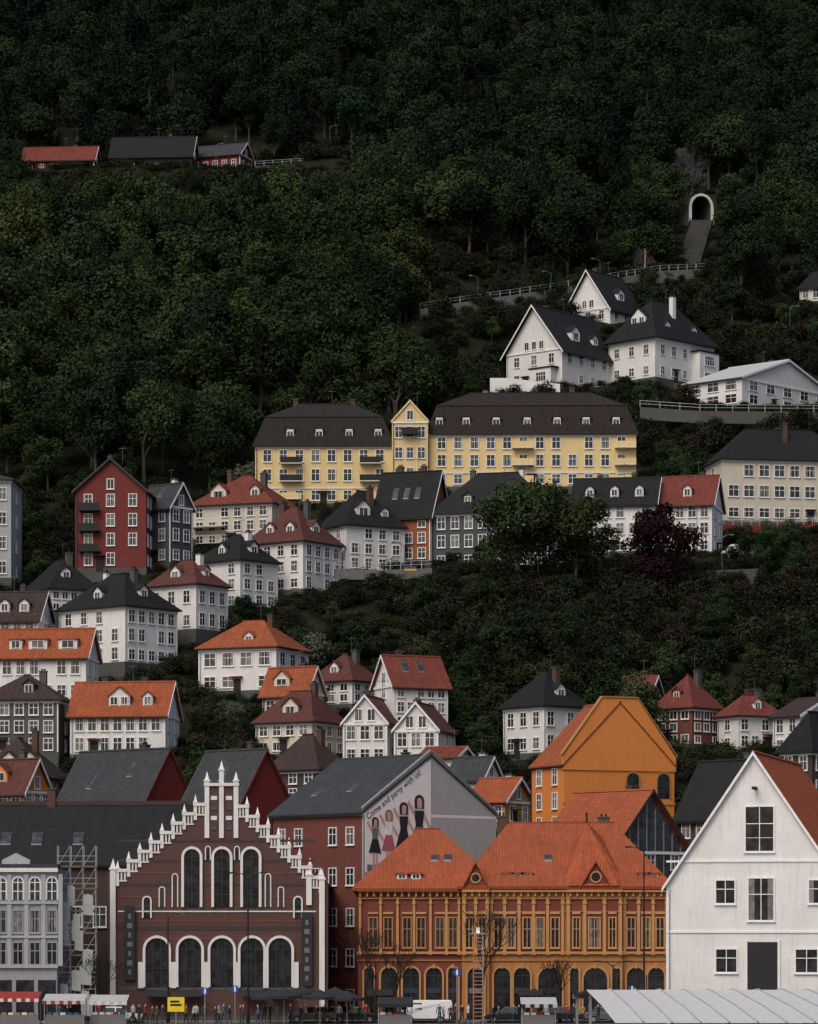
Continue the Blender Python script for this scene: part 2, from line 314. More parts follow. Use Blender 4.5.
def H(name,xl,xc,xr,base,eave,ridge,a,rd='x',wallm='white_clap',roof='r_black',typ='gable',fl=2,cL=3,cR=2,d=None,dep=None,dorm=(),auto=True,ov=.45,
      fr='w_frame',parent=None,ch=1,found=True,fin=True,ww=1.05,wh=1.6,barge='w_frame',corner=True,sky=(),inset=1.0,gw=1,guard=True,dstyle='gable',cornice='w_frame'):
    d=d or solve_d(base); ar=radians(a); bb=(409-xc)/F
    L=(xc-xl)*d/F/max(.2,cos(ar)-bb*sin(ar)); R=dep or (xr-xc)*d/F/max(sin(ar)+bb*cos(ar),.05); R=max(4.5,min(R,26)); L=max(4.5,min(L,60))
    z0=PZ(base,d); b=B(name,(PX(xc,d),d,z0),-ar,parent); b.L=L; b.R=R; b.d=d
    zE=PZ(eave,d)-z0; dl=L/2*sin(ar)+R/2*cos(ar); zR=PZ(ridge,d+dl)-z0
    span=R if rd=='x' else L
    if typ!='flat': zR=max(zE+1.0,min(zR,zE+.75*span))
    b.zE=zE; b.zR=zR; t=.2
    cxw=PX(xc,d)-L/2*cos(ar)+R/2*sin(ar); cyw=d+L/2*sin(ar)+R/2*cos(ar)
    pads.append((cxw,cyw,z0,max(6,min(L,R)*.7))); 
    if L>16: 
        for q in (.12,.88): pads.append((PX(xc,d)-L*q*cos(ar)+R/2*sin(ar),d+L*q*sin(ar)+R/2*cos(ar),z0,7))
    n=max(1,int(L/8)); 
    for k in range(n): foot.append((PX(xc,d)-L*(k+.5)/n*cos(ar)+R/2*sin(ar),d+L*(k+.5)/n*sin(ar)+R/2*cos(ar),max(R,L/n)*.62))
    if guard: guards.append((xl,max(xr,xc),base-8,d))
    gf=None
    if typ=='gable':
        gf='R' if rd=='x' else 'L'; sp=R if rd=='x' else L; ln=L if rd=='x' else R
        b.fprism('walls',gf,[(0,-.6),(sp,-.6),(sp,zE-.01),(sp/2,zR-t-.02),(0,zE-.01)],-ln,0,wallm)
        b.gable_roof('roof',gf,0,sp,zE,zR,t,-(ln+ov),ov,ov,roof,barge)
        sl=(zR-t-zE)/(sp/2); sf=('L','K') if rd=='x' else ('R','W')
        b.fprism('roof',gf,[(sp/2-.16,zR-.06),(sp/2+.16,zR-.06),(sp/2,zR+.12)],-(ln+ov),ov,roof)
    elif typ=='hip':
        b.box('walls',-L,0,0,R,-.6,zE,wallm); 
        b.hip('roof',-L-ov,ov,-ov,R+ov,zE-.05,zR,t,roof,inset)
        mn=min(L,R)/2+ov; sl=(zR-zE-.15)/mn; sf=('L','R')
    elif typ=='mansard':
        b.box('walls',-L,0,0,R,-.6,zE,wallm); k=1.4; zk=zE+(zR-zE)*.62
        V=[(-L-ov,-ov,zE),(ov,-ov,zE),(ov,R+ov,zE),(-L-ov,R+ov,zE),(-L+k,k,zk),(-k,k,zk),(-k,R-k,zk),(-L+k,R-k,zk)]
        b.add('roof',V,[(0,1,5,4),(1,2,6,5),(2,3,7,6),(3,0,4,7),(3,2,1,0)],roof)
        b.hip('roof',-L+k-.1,-k+.1,k-.1,R-k+.1,zk,zR,.08,roof,1.0,'x')
        sl=(zk-zE)/(k+ov); sf=('L','R')
    b.sl=sl
    if found: b.box('foundation',-L-.08,.08,-.08,R+.08,-6,min(.6,zE*.1),'stone')
    if cornice:
        b.fbox('cornice','L',-.02,L+.02,0.004,.16,zE-.34,zE-.06,cornice); b.fbox('cornice','R',-.02,R+.02,.004,.16,zE-.34,zE-.06,cornice)
    if corner and wallm in('white_clap','bluegrey','olive','rustwood','redwood'):
        cm='w_frame'
        for (x0,x1) in ((-L-.03,-L+.12),(-.12,.035)): b.box('corner_boards',x0,x1,-.035,.1,.1,zE-.4,cm)
        b.box('corner_boards',-.1,.033,R-.12,R+.03,.1,zE-.4,cm)
    if auto:
        for f,nc,W in (('L',cL,L),('R',cR,R),('W',cR,R),('K',max(2,cL//2),L)):
            if nc<=0: continue
            sh=(zE-.5)/fl
            w=min(ww,W/nc*.58); h=min(wh,sh*.62)
            skip=random.randrange(nc*fl) if nc*fl>6 else -1
            for j in range(fl):
                hj=h*(.82 if j==0 and fl>1 and random.random()<.5 else 1)
                for i in range(nc):
                    if j*nc+i==skip: continue
                    uc=W*(i+.5)/nc*.94+W*.03
                    b.window(f,uc,.35+sh*j+sh*.26,w,hj,0,fr,cas=.1)
        if gf and gw:
            W=R if rd=='x' else L
            for i in range(gw):
                uc=W/2+(i-(gw-1)/2)*1.6; hh=min(1.3,(zR-zE)*.4)
                b.window(gf,uc,zE+.25,.85,hh,0,fr,tr=False)
        if cL and not d<340:
            f='L' if L>R*.8 else 'R'; W=L if f=='L' else R
            u=W*.5 if cL%2==0 else W/cL*.5+W*.18
            b.fbox('door',f,u-.5,u+.5,.0,.12,.0,2.1,'darkwood')
            b.fbox('door_canopy',f,u-.8,u+.8,.0,.7,2.3,2.4,roof)
            b.fbox('steps',f,u-.7,u+.7,.0,.9,-1.5,-.05,'stone')
    for q in dorm:
        f,fu,w=q[:3]; W=L if f in'LK' else R
        run=(W and ((R if f in 'LK' else L)/2))
        hh=q[3] if len(q)>3 else 1.2
        b.dormer(f,W*fu,w,hh,q[4] if len(q)>4 else run*.22,zE+t,sl,wallm,roof,dstyle,fr)
    for (f,fu,fi) in sky:
        W=L if f in 'LK' else R; b.skylight(f,W*fu,(R if f in 'LK' else L)/2*fi,.8,1.1,zE,sl)
    for k in range(ch):
        fu=(.3,.72,.5)[k%3]
        if rd=='x' or (typ=='hip' and L>=R): x,y=-L*fu,R*.5+.5
        else: x,y=-L*.5-.5,R*fu
        b.chimney(x,y,zE,zR+random.uniform(.2,.8),random.uniform(.6,.85),random.choices(['brick','stone','white_plaster'],[4,3,1])[0])
    if d>380:
        x=-L*.5+1; b.box('aerial',x-.02,x+.02,R*.5,R*.5+.04,zR-.2,zR+2.2,'metal'); b.box('aerial',x-.6,x+.6,R*.5,R*.5+.03,zR+1.9,zR+1.95,'metal')
    for f,W in (('L',L),('R',R)):
        if typ!='gable' or f in sf: b.fbox('gutter',f,-ov,W+ov,ov-.02,ov+.1,zE-sl*ov*(typ=='gable')-.08,zE-sl*ov*(typ=='gable')+.06,'darkmetal')
    b.fbox('downpipe','L',.2,.3,.02,.12,0,zE-.4,'galv' if 'white' in wallm else 'darkmetal')
    if fin: b.finish()
    return b
# ============================================================ HILL HOUSES
H('apartment_block',-60,11,24,582,480,471,1,'x','ltgrey','r_slate','hip',4,5,1,dep=11)
b=H('red_brick_house',75,146,150,572,490,462,4,'y','redhouse','r_redbrown','gable',4,3,3,dep=9,barge='dk_frame',cornice=None,ch=1,fin=False)
for j in range(3):
    z=1.5+j*b.zE/4+b.zE/4*.5
    b.fbox('balconies','L',.6,3.6,0,1.1,z-.1,z+.05,'darkmetal'); b.fbox('balconies','L',.6,3.6,1.05,1.1,z+.05,z+1.,'darkmetal'); b.fbox('balconies','L',.6,.65,0.01,1.05,z+.05,z+1.,'darkmetal')
b.finish()
H('slate_house',140,170,190,566,505,476,40,'x','bluegrey','r_slate','gable',3,2,2,sky=(('L',.5,.4),))
b=H('cream_house',190,272,302,548,503,476,20,'x','cream','r_red','hip',3,6,2,dorm=(('L',.3,2.4),('L',.75,1.4)),ch=2,fin=False)
for j in range(2):
    z=1.+j*2.4
    b.fbox('balconies','L',.5,5.5,0,1.4,z-.12,z,'cream'); 
    for k in range(11): b.fbox('balconies','L',.5+k*.5,.54+k*.5,1.32,1.36,z,z+1,'whitetrim')
    b.fbox('balconies','L',.5,5.54,1.3,1.38,z+1,z+1.06,'whitetrim')
b.finish()
H('white_house',-40,38,52,655,619,592,8,'x','white_clap','r_brown','gable',2,6,1,dorm=(('L',.55,1.3),('L',.8,1.3)),dep=8)
H('white_house',22,50,98,614,589,560,62,'x','white_clap','r_black','hip',2,2,5,dorm=(('R',.4,1.3),))
H('white_house',58,125,178,666,606,574,40,'x','white_clap','r_black','hip',3,4,5,dorm=(('L',.5,1.5),('R',.5,1.5)),ch=2)
H('white_house',147,196,228,633,584,560,36,'x','white_clap','r_redbrown','hip',2,3,3,dorm=(('L',.5,1.6),('R',.5,1.2)))
H('white_house',195,240,278,610,560,535,42,'x','white_clap','r_black','hip',3,3,3,dorm=(('L',.5,1.3),('R',.5,1.6)))
H('white_house',245,303,342,593,541,507,35,'x','white_plaster','r_redbrown','hip',3,4,4,dorm=(('L',.35,1.3),('L',.7,1.3),('R',.5,1.8)),ch=2,cornice='w_frame')
H('white_house',318,346,405,573,525,491,60,'x','white_clap','r_black','hip',3,2,4,dorm=(('R',.35,2.2,1.6),('R',.72,1.2)),ch=1)
H('white_house',198,276,309,694,647,621,22,'x','white_clap','r_orange','hip',2,4,3,dorm=(('L',.6,1.3,.7),),sky=(('L',.3,.3),('L',.42,.3)),ww=1.5,inset=.8)
H('white_house',-45,86,99,704,656,629,6,'x','white_plaster','r_orange','gable',2,9,2,dorm=(('L',.45,1.6),('L',.62,2.4),('L',.85,2.4)),dep=8,dstyle='shed')
H('white_house',70,165,181,758,714,682,7,'x','white_clap','r_orange','gable',2,7,2,dorm=(('L',.5,2.6),('L',.8,1.2)),ch=2,dep=9)
H('grey_house',-20,58,70,757,700,675,6,'x','olive','r_brown','hip',3,5,1,dorm=(('L',.6,1.4),),dep=9)
H('cream_cottage',262,306,322,722,692,667,28,'x','cream','r_orange','gable',1,3,2,dorm=(('L',.4,2.2,1.0),))
H('cream_cottage',255,312,346,756,722,691,30,'x','cream','r_redbrown','hip',2,4,3,dorm=(('L',.55,2.2),),ch=1,inset=.7)
H('white_house',310,352,380,706,681,654,35,'x','white_clap','r_redbrown','hip',2,3,3,dorm=(('L',.5,1.3),))
H('white_house',374,394,448,748,684,656,66,'y','white_clap','r_red','gable',4,1,5,ch=1,sky=(('R',.3,.4),('R',.6,.4)))
H('gabled_white_house',343,387,398,768,722,697,14,'y','white_clap','r_redbrown','gable',2,3,1,dep=9,gw=2,ov=.3)
H('gabled_white_house',394,438,449,775,729,704,14,'y','white_clap','r_redbrown','gable',2,3,1,dep=9,gw=2,ov=.3)
H('white_cottage',436,456,463,790,757,747,20,'x','white_clap','r_red','gable',1,2,1,dep=6,ch=0)
H('rust_wooden_house',374,430,442,564,514,472,18,'x','rustwood','r_black','gable',3,4,1,sky=(('L',.3,.35),('L',.5,.35),('L',.7,.35)),ch=2,dep=9)
H('blue_grey_house',430,548,575,570,511,473,14,'x','bluegrey','r_dkslate','hip',3,8,3,dorm=(('L',.3,1.3),('L',.6,1.3)),ch=2,dep=11)
H('white_terrace_house',572,655,668,556,503,478,10,'x','white_plaster','r_black','gable',3,6,1,dorm=(('L',.2,1.2),('L',.5,1.2),('L',.8,1.2)),ch=2,dep=10)
H('white_terrace_house',660,712,722,556,503,476,14,'x','white_plaster','r_red','gable',3,4,2,dorm=(('L',.5,1.2),),ch=1,dep=10)
H('cream_block',705,722,850,524,459,430,80,'x','cream','r_black','hip',3,1,8,ww=1.5,ch=2,dep=20)
b=H('white_villa',506,562,612,386,347,311,40,'y','white_clap','r_black','gable',2,3,4,dorm=(('R',.4,2.4,1.6),('R',.8,1.5)),ch=1,gw=3,ov=.8,fin=False)
b.fbox('bay_window','L',b.L*.55,b.L*.9,.0,1.6,-.4,3.2,'white_clap'); b.fbox('bay_window','L',b.L*.5,b.L*.95,.0,1.8,3.2,3.4,'r_black'); b.window('L',b.L*.725,1.,2.0,1.5,1.6,'w_frame',3)
b.finish()
H('white_villa',566,610,642,338,306,274,40,'y','white_clap','r_black','gable',2,3,3,dorm=(('R',.5,2.0,1.4),),ch=1,gw=2,ov=.7,d=598)
b=H('white_villa',608,655,715,380,337,302,44,'x','white_plaster','r_black','hip',2,3,5,dorm=(('L',.5,3.2,2.0),('R',.3,1.6),('R',.75,1.6)),ch=2,ov=.8,fin=False)
b.fbox('bay_window','R',b.R*.62,b.R*.95,.0,1.8,-.4,6.,'white_plaster'); b.fbox('bay_window','R',b.R*.6,b.R*.97,.0,2.,6.,6.25,'r_black')
for z in (.9,3.8): b.window('R',b.R*.785,z,2.6,1.5,1.8,'w_frame',3)
b.finish()
H('modern_white_house',684,742,835,407,377,364,42,'x','white_plaster','zinc_roof','gable',2,3,5,ww=2.2,ch=1,barge='w_frame',gw=0,inset=.6)
H('white_cottage',800,822,850,302,286,271,30,'x','white_clap','r_black','gable',1,2,2)
H('red_cabin',22,94,104,176,159,147,4,'x','redwood','r_red','gable',1,6,1,dep=8,ch=1,d=748)
H('dark_timber_lodge',110,192,203,177,155,137,4,'x','darkwood','r_black','gable',1,6,1,dep=10,ch=1,d=746,cornice=None)
H('red_cabin',190,240,262,172,153,145,20,'x','redwood','r_slate','gable',1,5,2,dep=7,ch=0,d=750)
H('white_house',503,544,587,757,706,671,50,'x','white_clap','r_black','hip',2,3,4,dorm=(('R',.5,1.6),),ch=1)
H('red_roofed_cottage',612,650,663,712,691,676,15,'x','brickred','r_red','gable',1,3,1,dep=7)
H('brick_house',655,692,721,748,708,674,42,'x','brickred','r_red','hip',3,3,3,dorm=(('L',.5,1.2),),ch=1)
H('white_house',721,738,782,753,716,695,62,'x','white_clap','r_red','hip',2,1,4,ch=2,dorm=(('R',.5,1.2),))
H('brown_roofed_house',776,800,850,760,715,698,50,'x','white_clap','r_brown','gable',2,2,4)
H('black_roofed_house',780,812,850,800,752,712,45,'x','brickdk','r_black','hip',2,2,3,d=378)
H('slate_roofed_warehouse',52,142,196,868,806,744,38,'x','redgable','r_slate','gable',3,5,0,d=362,barge='redgable',cornice=None,ch=1,sky=(('L',.3,.3),('L',.7,.5)),gw=0,ov=.25)
H('slate_roofed_warehouse',180,240,292,868,803,750,40,'x','redgable','r_slate','gable',3,4,0,d=352,barge='redgable',cornice=None,ch=1,sky=(('L',.5,.4),),gw=0,ov=.25)
H('brown_roofed_house',-30,40,62,800,778,738,14,'x','cream','r_brown','hip',1,4,1,dorm=(('L',.5,1.6),('L',.8,1.6)),dep=10)
H('ochre_house',-30,24,50,850,790,757,30,'x','orangewall','r_redbrown','gable',3,4,3,d=372,dorm=(('L',.5,2.),))
H('dark_brick_house',268,318,348,820,770,727,35,'x','brickdk','r_brown','hip',3,3,2,d=388,ch=1)
H('white_house',450,482,500,812,778,757,30,'x','white_clap','r_slate','gable',1,3,2,d=384)
H('red_roofed_cottage',470,505,532,830,800,778,30,'x','ochre','r_orange','gable',1,3,2,d=368)
H('slate_roofed_house',676,740,790,900,815,758,46,'x','brickdk','r_dkslate','gable',3,4,3,d=346,cornice=None)
b=H('orange_roofed_hall',536,612,690,900,850,791,48,'x','brickred','r_bright','gable',2,4,3,d=332,fin=False,barge='dk_frame',gw=0,dep=None)
for k in range(9):
    uu=b.R*(k+.5)/9; top=b.zE+(b.zR-b.zE-.5)*(1-abs(uu-b.R/2)/(b.R/2))
    b.fbox('glazed_gable','R',uu-b.R/18+.06,uu+b.R/18-.06,.0,.04,b.zE-2.5,max(top-.35,b.zE-2.4),'glass1')
    b.fbox('glazed_gable','R',uu-b.R/18-.05,uu-b.R/18+.06,.0,.1,b.zE-2.5,max(top-.2,b.zE-2.4),'galv')
b.finish()
b=H('orange_plaster_building',530,564,676,890,764,704,66,'x','orangewall','r_orange','gable',5,2,0,d=350,fin=False,barge=None,cornice=None,gw=0,ch=0,ov=.2,corner=False)
R=b.R; zE,zR=b.zE,b.zR
b.fprism('parapet_gable','R',[(-.15,zE-.6),(R+.15,zE-.6),(R+.15,zE+.9),(R*.66,zR+.35),(R*.34,zR+.35),(-.15,zE+.9)],-.35,.12,'orangewall')
for A,C in (((R+.3,zE+.95),(R*.66,zR+.4)),((R*.66,zR+.4),(R*.34,zR+.4)),((R*.34,zR+.4),(-.3,zE+.95))):
    b.fprism('parapet_coping','R',[C,A,(A[0],A[1]+.16),(C[0],C[1]+.16)],-.42,.22,'ochre2')
b.fbox('string_course','R',-.1,R+.1,.0,.1,zE-4.2,zE-4.05,'ochre2')
for q in (.62,.90): b.awin('R',R*q,zE-3.5,1.5,2.7,.005,.16,'ochre2',.1,1,'dk_frame','glass0')
for q in (.2,.4,.62,.88): b.window('R',R*q,zE-7.4,1.1,1.8,0,'dk_frame')
b.finish()
# ============================================================ YELLOW APARTMENT BLOCK
ye=empty('yellow_apartment_building',(PX(392,500),500,PZ(505,500)))
def ybl(xl,xr,base,eave,ridge,dorms,cols,fl,d=500.):
    b=H('y',xl,xr,xr+4,base,eave,ridge,1,'x','yellow','r_mansard','mansard',fl,cols,2,d=d,dep=13,parent=ye,fin=False,ch=2,ov=.4,ww=1.15,wh=1.7,cornice='whitetrim')
    for p in dorms:
        b.dormer('L',(p-xl)*d/F,1.55,1.45,.3,b.zE+.2,b.sl,'r_mansard','r_mansard','round')
    b.fbox('string_course','L',0,b.L,.0,.12,b.zE*.30,b.zE*.30+.2,'whitetrim'); 
    return b
b=ybl(255,392,507,446,404,(290,319,349,378),8,3)
for j in (0,1,2): 
    for u in (5.5,17.5):
        z=1.2+j*2.7; b.fbox('balconies','L',u-1.6,u+1.6,0,1.2,z-.12,z,'whitetrim'); b.fbox('balconies','L',u-1.6,u+1.6,1.12,1.17,z,z+.9,'darkmetal' if j else 'yellow')
b.finish()
b=ybl(427,636,490,434,393,(439,466,496,527,557,586,616),12,3)
for j in (0,1,2): 
    for u in (14.5,30):
        z=1.2+j*2.6; b.fbox('balconies','L',u-1.6,u+1.6,0,1.2,z-.12,z,'whitetrim'); b.fbox('balconies','L',u-1.6,u+1.6,1.12,1.17,z,z+.9,'yellow')
for u in (14.,29): b.fbox('portal','L',u-1.4,u+1.4,0,.5,-.2,1.0,'stone')
b.finish()
b=H('y',392,428,430,507,421,406,1,'y','yellow','r_mansard','gable',4,3,1,d=499.2,dep=12,parent=ye,fin=False,ch=0,ov=.15,gw=1,barge='yellow')
b.fbox('balconies','L',1.5,3.9,0,1.1,b.zE-2.1,b.zE-1.1,'darkmetal'); b.finish()
# ============================================================ FRONT ROW
D0=302.0
def front(name,xl,xr,d,rz=0,dep=20):
    b=B(name,(PX(xr,d),d,0.0),rz); b.L=(xr-xl)*d/F; b.R=dep; b.d=d; b.xl=xl
    b.U=lambda px:(px-xl)*d/F; b.Z=lambda py:max(PZ(py,d),0.0)
    foot.append((PX((xl+xr)/2,d),d+dep/2,max(dep,b.L)*.7)); return b
b=front('brick_market_hall',108,328,D0,dep=30); U,Z=b.U,b.Z
pts=[(U(108),-.5),(U(328),-.5),(U(328),Z(884))]
n=8; xs=np.linspace(322,238,n+1); ys=np.linspace(879,808,n)
stepsR=[]; 
for i in range(n):
    pts+= [(U(xs[i]),Z(ys[i])),(U(xs[i+1]),Z(ys[i]))]; stepsR.append((xs[i+1],xs[i],ys[i],1))
pts+=[(U(238),Z(786)),(U(205),Z(786))]
xl_=np.linspace(205,116,n+1); yl_=np.linspace(806,872,n)
for i in range(n):
    pts+= [(U(xl_[i]),Z(yl_[i])),(U(xl_[i+1]),Z(yl_[i]))]; stepsR.append((xl_[i+1],xl_[i],yl_[i],-1))
pts+=[(U(108),Z(872))]
cl=[pts[0]]
for p in pts[1:]:
    if abs(p[0]-cl[-1][0])+abs(p[1]-cl[-1][1])>1e-4: cl.append(p)
b.fprism('gable_facade','L',cl,-.8,0,'brick')
def pinn(b,px,pyt,pyb,w=.38,o0=-.5,o1=.14,mat='whitetrim'):
    u=b.U(px); z0,z1=b.Z(pyb),b.Z(pyt)
    b.fbox('pinnacles','L',u-w/2,u+w/2,o0,o1,z0,z1-w*1.4,mat)
    om=(o0+o1)/2; b.fbox('pinnacles','L',u-w*.7,u+w*.7,o0-.06,o1+.06,z1-w*1.4,z1-w*1.1,mat)
    q=[b.mp('L',u-w*.5,o0,z1-w*1.1),b.mp('L',u+w*.5,o0,z1-w*1.1),b.mp('L',u+w*.5,o1,z1-w*1.1),b.mp('L',u-w*.5,o1,z1-w*1.1),b.mp('L',u,om,z1+.35)]
    b.add('pinnacles',q,[(0,4,1),(1,4,2),(2,4,3),(3,4,0)],mat)
for (x0,x1,y,sd) in stepsR:
    b.fbox('gable_steps','L',U(x0)-.06,U(x1)+.06,-.9,.2,Z(y),Z(y)+.3,'whitetrim')
    edge=x1 if sd>0 else x0
    pinn(b,edge-1.5*sd,y-8,y+14,.3)
    for k in (.2,.5,.8):
        xx=x0+(x1-x0)*k; b.fbox('gable_steps','L',U(xx)-.07,U(xx)+.07,0,.12,Z(y+8),Z(y),'whitetrim')
    b.fbox('gable_steps','L',U(x0)+.02,U(x1)-.02,0,.1,Z(y+9.5),Z(y+8),'whitetrim')
b.fbox('gable_steps','L',U(204),U(239),-.9,.2,Z(786),Z(783),'whitetrim')
for px,t,bt in ((207,775,838),(221.5,764,838),(236,775,838)): pinn(b,px,t,bt,.42)
for k in range(4):
    for c in (214,229): b.fbox('blind_tracery','L',U(c)-.28,U(c)+.28,0,.06,Z(800+k*10),Z(796+k*10),'stone' if k%2 else 'whitetrim')
for px,t in ((113,862),(322,872),(309,868)): pinn(b,px,t,1018 if px!=309 else 905,.5,-.5,.25)
for py,m,h in ((842,'brickdk',2.5),(912,'whitetrim',1.2),(930,'brickdk',4.),(862,'brickdk',2.5),(874,'brickred',2),(886,'brickdk',2.5),(898,'brickred',2),(922,'brickred',2.),(990,'stone',3),(940,'brickred',2)):
    b.fbox('belt_courses','L',U(118),U(316),0,.07 if m=='whitetrim' else .03,Z(py),Z(py-h),m)
for px in (192,222,251): b.awin('L',U(px),Z(907),1.45,Z(849)-Z(907),.035,.24,'whitetrim',.2,1,'dk_frame','glass0',14,4)
for px in (157,190,222,252,280): b.awin('L',U(px),Z(987),2.1,Z(938)-Z(987),.035,.24,'whitetrim',.22,2,'dk_frame','glass0',14,2)
for px in (141,173.5,206,237,266,296): b.fbox('arcade_piers','L',U(px)-.25,U(px)+.25,0,.24,Z(988),Z(962),'whitetrim')
for px in (208,237): b.awin('L',U(px),Z(860),.35,1.2,.035,.1,'whitetrim',.1,0,'dk_frame','glass0',8,1)
for px in (175,268,162,281): b.awin('L',U(px),Z(907),.4,(3.0 if px in(175,268) else 1.8),.035,.1,'whitetrim',.06,0,'dk_frame','brickdk',8,0)
for px,y0,y1 in ((130,906,980),(307,912,986)):
    b.fbox('banner','L',U(px)-.5,U(px)+.5,.3,.34,Z(y1),Z(y0),'banner')
    for k in range(7):
        s_=.13+.1*(k%2); zz=Z(y1)+.5+k*.85; b.fbox('banner','L',U(px)-s_,U(px)+s_,.34,.36,zz,zz+.45,'m_grey')
for px in (147,298): b.awin('L',U(px),Z(918),.6,1.9,.035,.14,'whitetrim',.12,0,'dk_frame','glass0',8,2)
b.box('walls',-b.L+.4,-.4,.8,30,-.5,Z(884),'brickdk')
b.gable_roof('roof','L',.4,b.L-.4,Z(884),Z(806),.25,-30,-.8,.3,'r_dkslate')
b.fprism('rear_gable','L',[(.4,Z(884)),(b.L-.4,Z(884)),(b.L/2,Z(812))],-29.8,-29.4,'brickdk')
b.box('shopfront',-b.L+3.2,-3.2,-.5,-.26,0,.5,'stone')
for px in (157,190,252,280):
    u=U(px); b.add('shop_awning',[b.mp('L',u-1.1,.3,2.9),b.mp('L',u+1.1,.3,2.9),b.mp('L',u+1.1,1.6,2.3),b.mp('L',u-1.1,1.6,2.3)],[(0,1,2,3)],'black_cloth')
b.finish()
b=B('slate_roofed_wing',(PX(190,316),316,0.2),0); b.L=(190+60)*316/F; b.R=14; foot.append((PX(60,316),323,14))
zE=PZ(866,316); zR=PZ(806,323)
b.fprism('walls','R',[(0,-1),(14,-1),(14,zE),(7,zR-.25),(0,zE)],-b.L,0,'brickdk'); b.gable_roof('roof','R',0,14,zE,zR,.22,-b.L-.3,.3,.4,'r_dkslate')
b.fbox('parapet','R',6.8,7.2,-b.L,0,zR-.1,zR+.3,'brickdk')
for k in range(10): b.window('L',1.5+k*2.3,8.5,1.1,1.8,0,'whitetrim')
for u in (6,9,13): b.skylight('L',u,2.,1.,1.4,zE,(zR-.22-zE)/7)
b.chimney(-14,7,zR-1,zR+1.4); b.finish()
b=front('lilac_plaster_building',-60,57,296,dep=14); U,Z=b.U,b.Z
b.box('walls',-b.L,0,0,14,-.5,Z(868),'lilac'); b.box('roof',-b.L-.1,.1,-.1,14.1,Z(868),Z(864),'r_slate')
for py,h,o in ((872,4,.35),(904,2.5,.2),(938,2.5,.2),(968,3,.25)): b.fbox('cornice','L',-.1,b.L+.1,.0,o,Z(py),Z(py-h),'ltgrey' if py!=872 else 'whitetrim')
for k in range(7):
    px=-50+k*17.
    b.fbox('pilasters','L',U(px+8.5)-.2,U(px+8.5)+.2,0,.14,Z(966),Z(874),'ltgrey')
    b.awin('L',U(px),Z(900),.85,2.0,.01,.14,'whitetrim',.1,1,'w_frame','glass1',8,2)
    b.window('L',U(px),Z(932),.8,1.9,0.,'lilac'); b.window('L',U(px),Z(964),.8,1.9,0,'lilac',g='glass0')
for k in range(5): b.fbox('shopfront','L',U(-50+k*22),U(-50+k*22)+1.6,0,.05,.3,Z(980),'glass0')
b.fprism('pediment','L',[(U(2),Z(864)),(U(30),Z(864)),(U(30),Z(860)),(U(16),Z(853)),(U(2),Z(860))],-.4,.1,'ltgrey'); b.finish()
b=B('scaffolding',(PX(57,297.5),297.5,0.02)); W=3.6; Ht=PZ(846,297.5)
for i in range(4):
    for j in (0,1.1): b.box('standards',i*1.15,i*1.15+.06,j,j+.06,0,Ht,'galv')
for k in range(1,8):
    z=k*2-.0
    if z>Ht: break
    b.box('decks',0.,W-.1,.1,1.05,z-.05,z,'wood'); 
    for q in (.5,1.): b.box('ledgers',0,W,-.05,0,z+q,z+q+.05,'galv')
    b.box('toe_boards',0,W,-.03,.0,z,z+.16,'wood')
    for i in range(3):
        x=i*1.15; b.add('braces',[(x,-.02,z),(x+.05,-.02,z),(x+1.2,-.02,z+1.95),(x+1.15,-.02,z+1.95)],[(0,1,2,3)],'galv')
for k in range(14):
    x0=.05+random.random()*2.4; z0=.5+random.random()*10.5; w_=random.uniform(.5,1.1); b.add('netting',[(x0,-.08,z0),(x0+w_,-.10,z0-.1),(x0+w_*1.02,-.1,z0+1.7),(x0+w_*.5,-.06,z0+1.85),(x0+.02,-.08,z0+1.8)],[(0,1,2,3,4)],'netting')
b.finish()
# --- mural building
b=H('mural_building',268,362,500,1021,812,757,48,'x','brickred','r_slate','gable',5,5,0,d=322,fin=False,cornice='whitetrim',barge=None,gw=0,ch=1,ov=.3,corner=False,dep=None,guard=False,found=False,
    sky=(('L',.25,.3),('L',.6,.35)))
R=b.R; zE,zR=b.zE,b.zR
b.fprism('plaster_gable','R',[(0,zE-9),(R,zE-9),(R,zE+.35),(R/2,zR+.3),(0,zE+.35)],.0,.15,'mural_wall')
for A,C in (((R+.05,zE+.36),(R/2,zR+.31)),((R/2,zR+.31),(-.05,zE+.36))):
    b.fprism('gable_coping','R',[C,A,(A[0],A[1]+.14),(C[0],C[1]+.14)],-.1,.25,'galv')
def fig(u,z,h,m1,m2,m3,mh):
    k=h/8.; o=.20
    def P(pts,mat,dz): b.fprism('mural_figures','R',[(u+a*k,z+c*k) for a,c in pts],.19,o+dz,mat)
    P([(-.55,0),(-.2,0),(-.1,3),(-.5,3)],m3,.03); P([(.15,0),(.5,0),(.5,3),(.05,3)],m3,.03)
    P([(-1.25,2.4),(1.2,2.3),(.5,4.6),(-.5,4.6)],m1,.04); P([(-.45,4.4),(.45,4.4),(.7,6.1),(-.7,6.1)],m2,.05)
    P([(.6,6.0),(.5,5.5),(1.5,4.2),(1.7,4.4)],m3,.045); P([(-.6,6.0),(-1.5,7.2),(-1.7,6.9),(-.65,5.4)],m3,.045)
    P([(.45*cos(t),6.85+.6*sin(t)) for t in np.linspace(0,2*pi,11)[:-1]],m3,.07)
    P([(.65*cos(t),7.15+.6*sin(t)) for t in np.linspace(-.3,pi+.3,9)],mh,.06)
    P([(-.6,6.3),(-.35,6.3),(-.35,7.3),(-.65,7.2)],mh,.08); P([(.35,6.3),(.6,6.3),(.65,7.2),(.35,7.3)],mh,.08)
zb=zE-5.0; slope=(zR-zE)/(R/2)
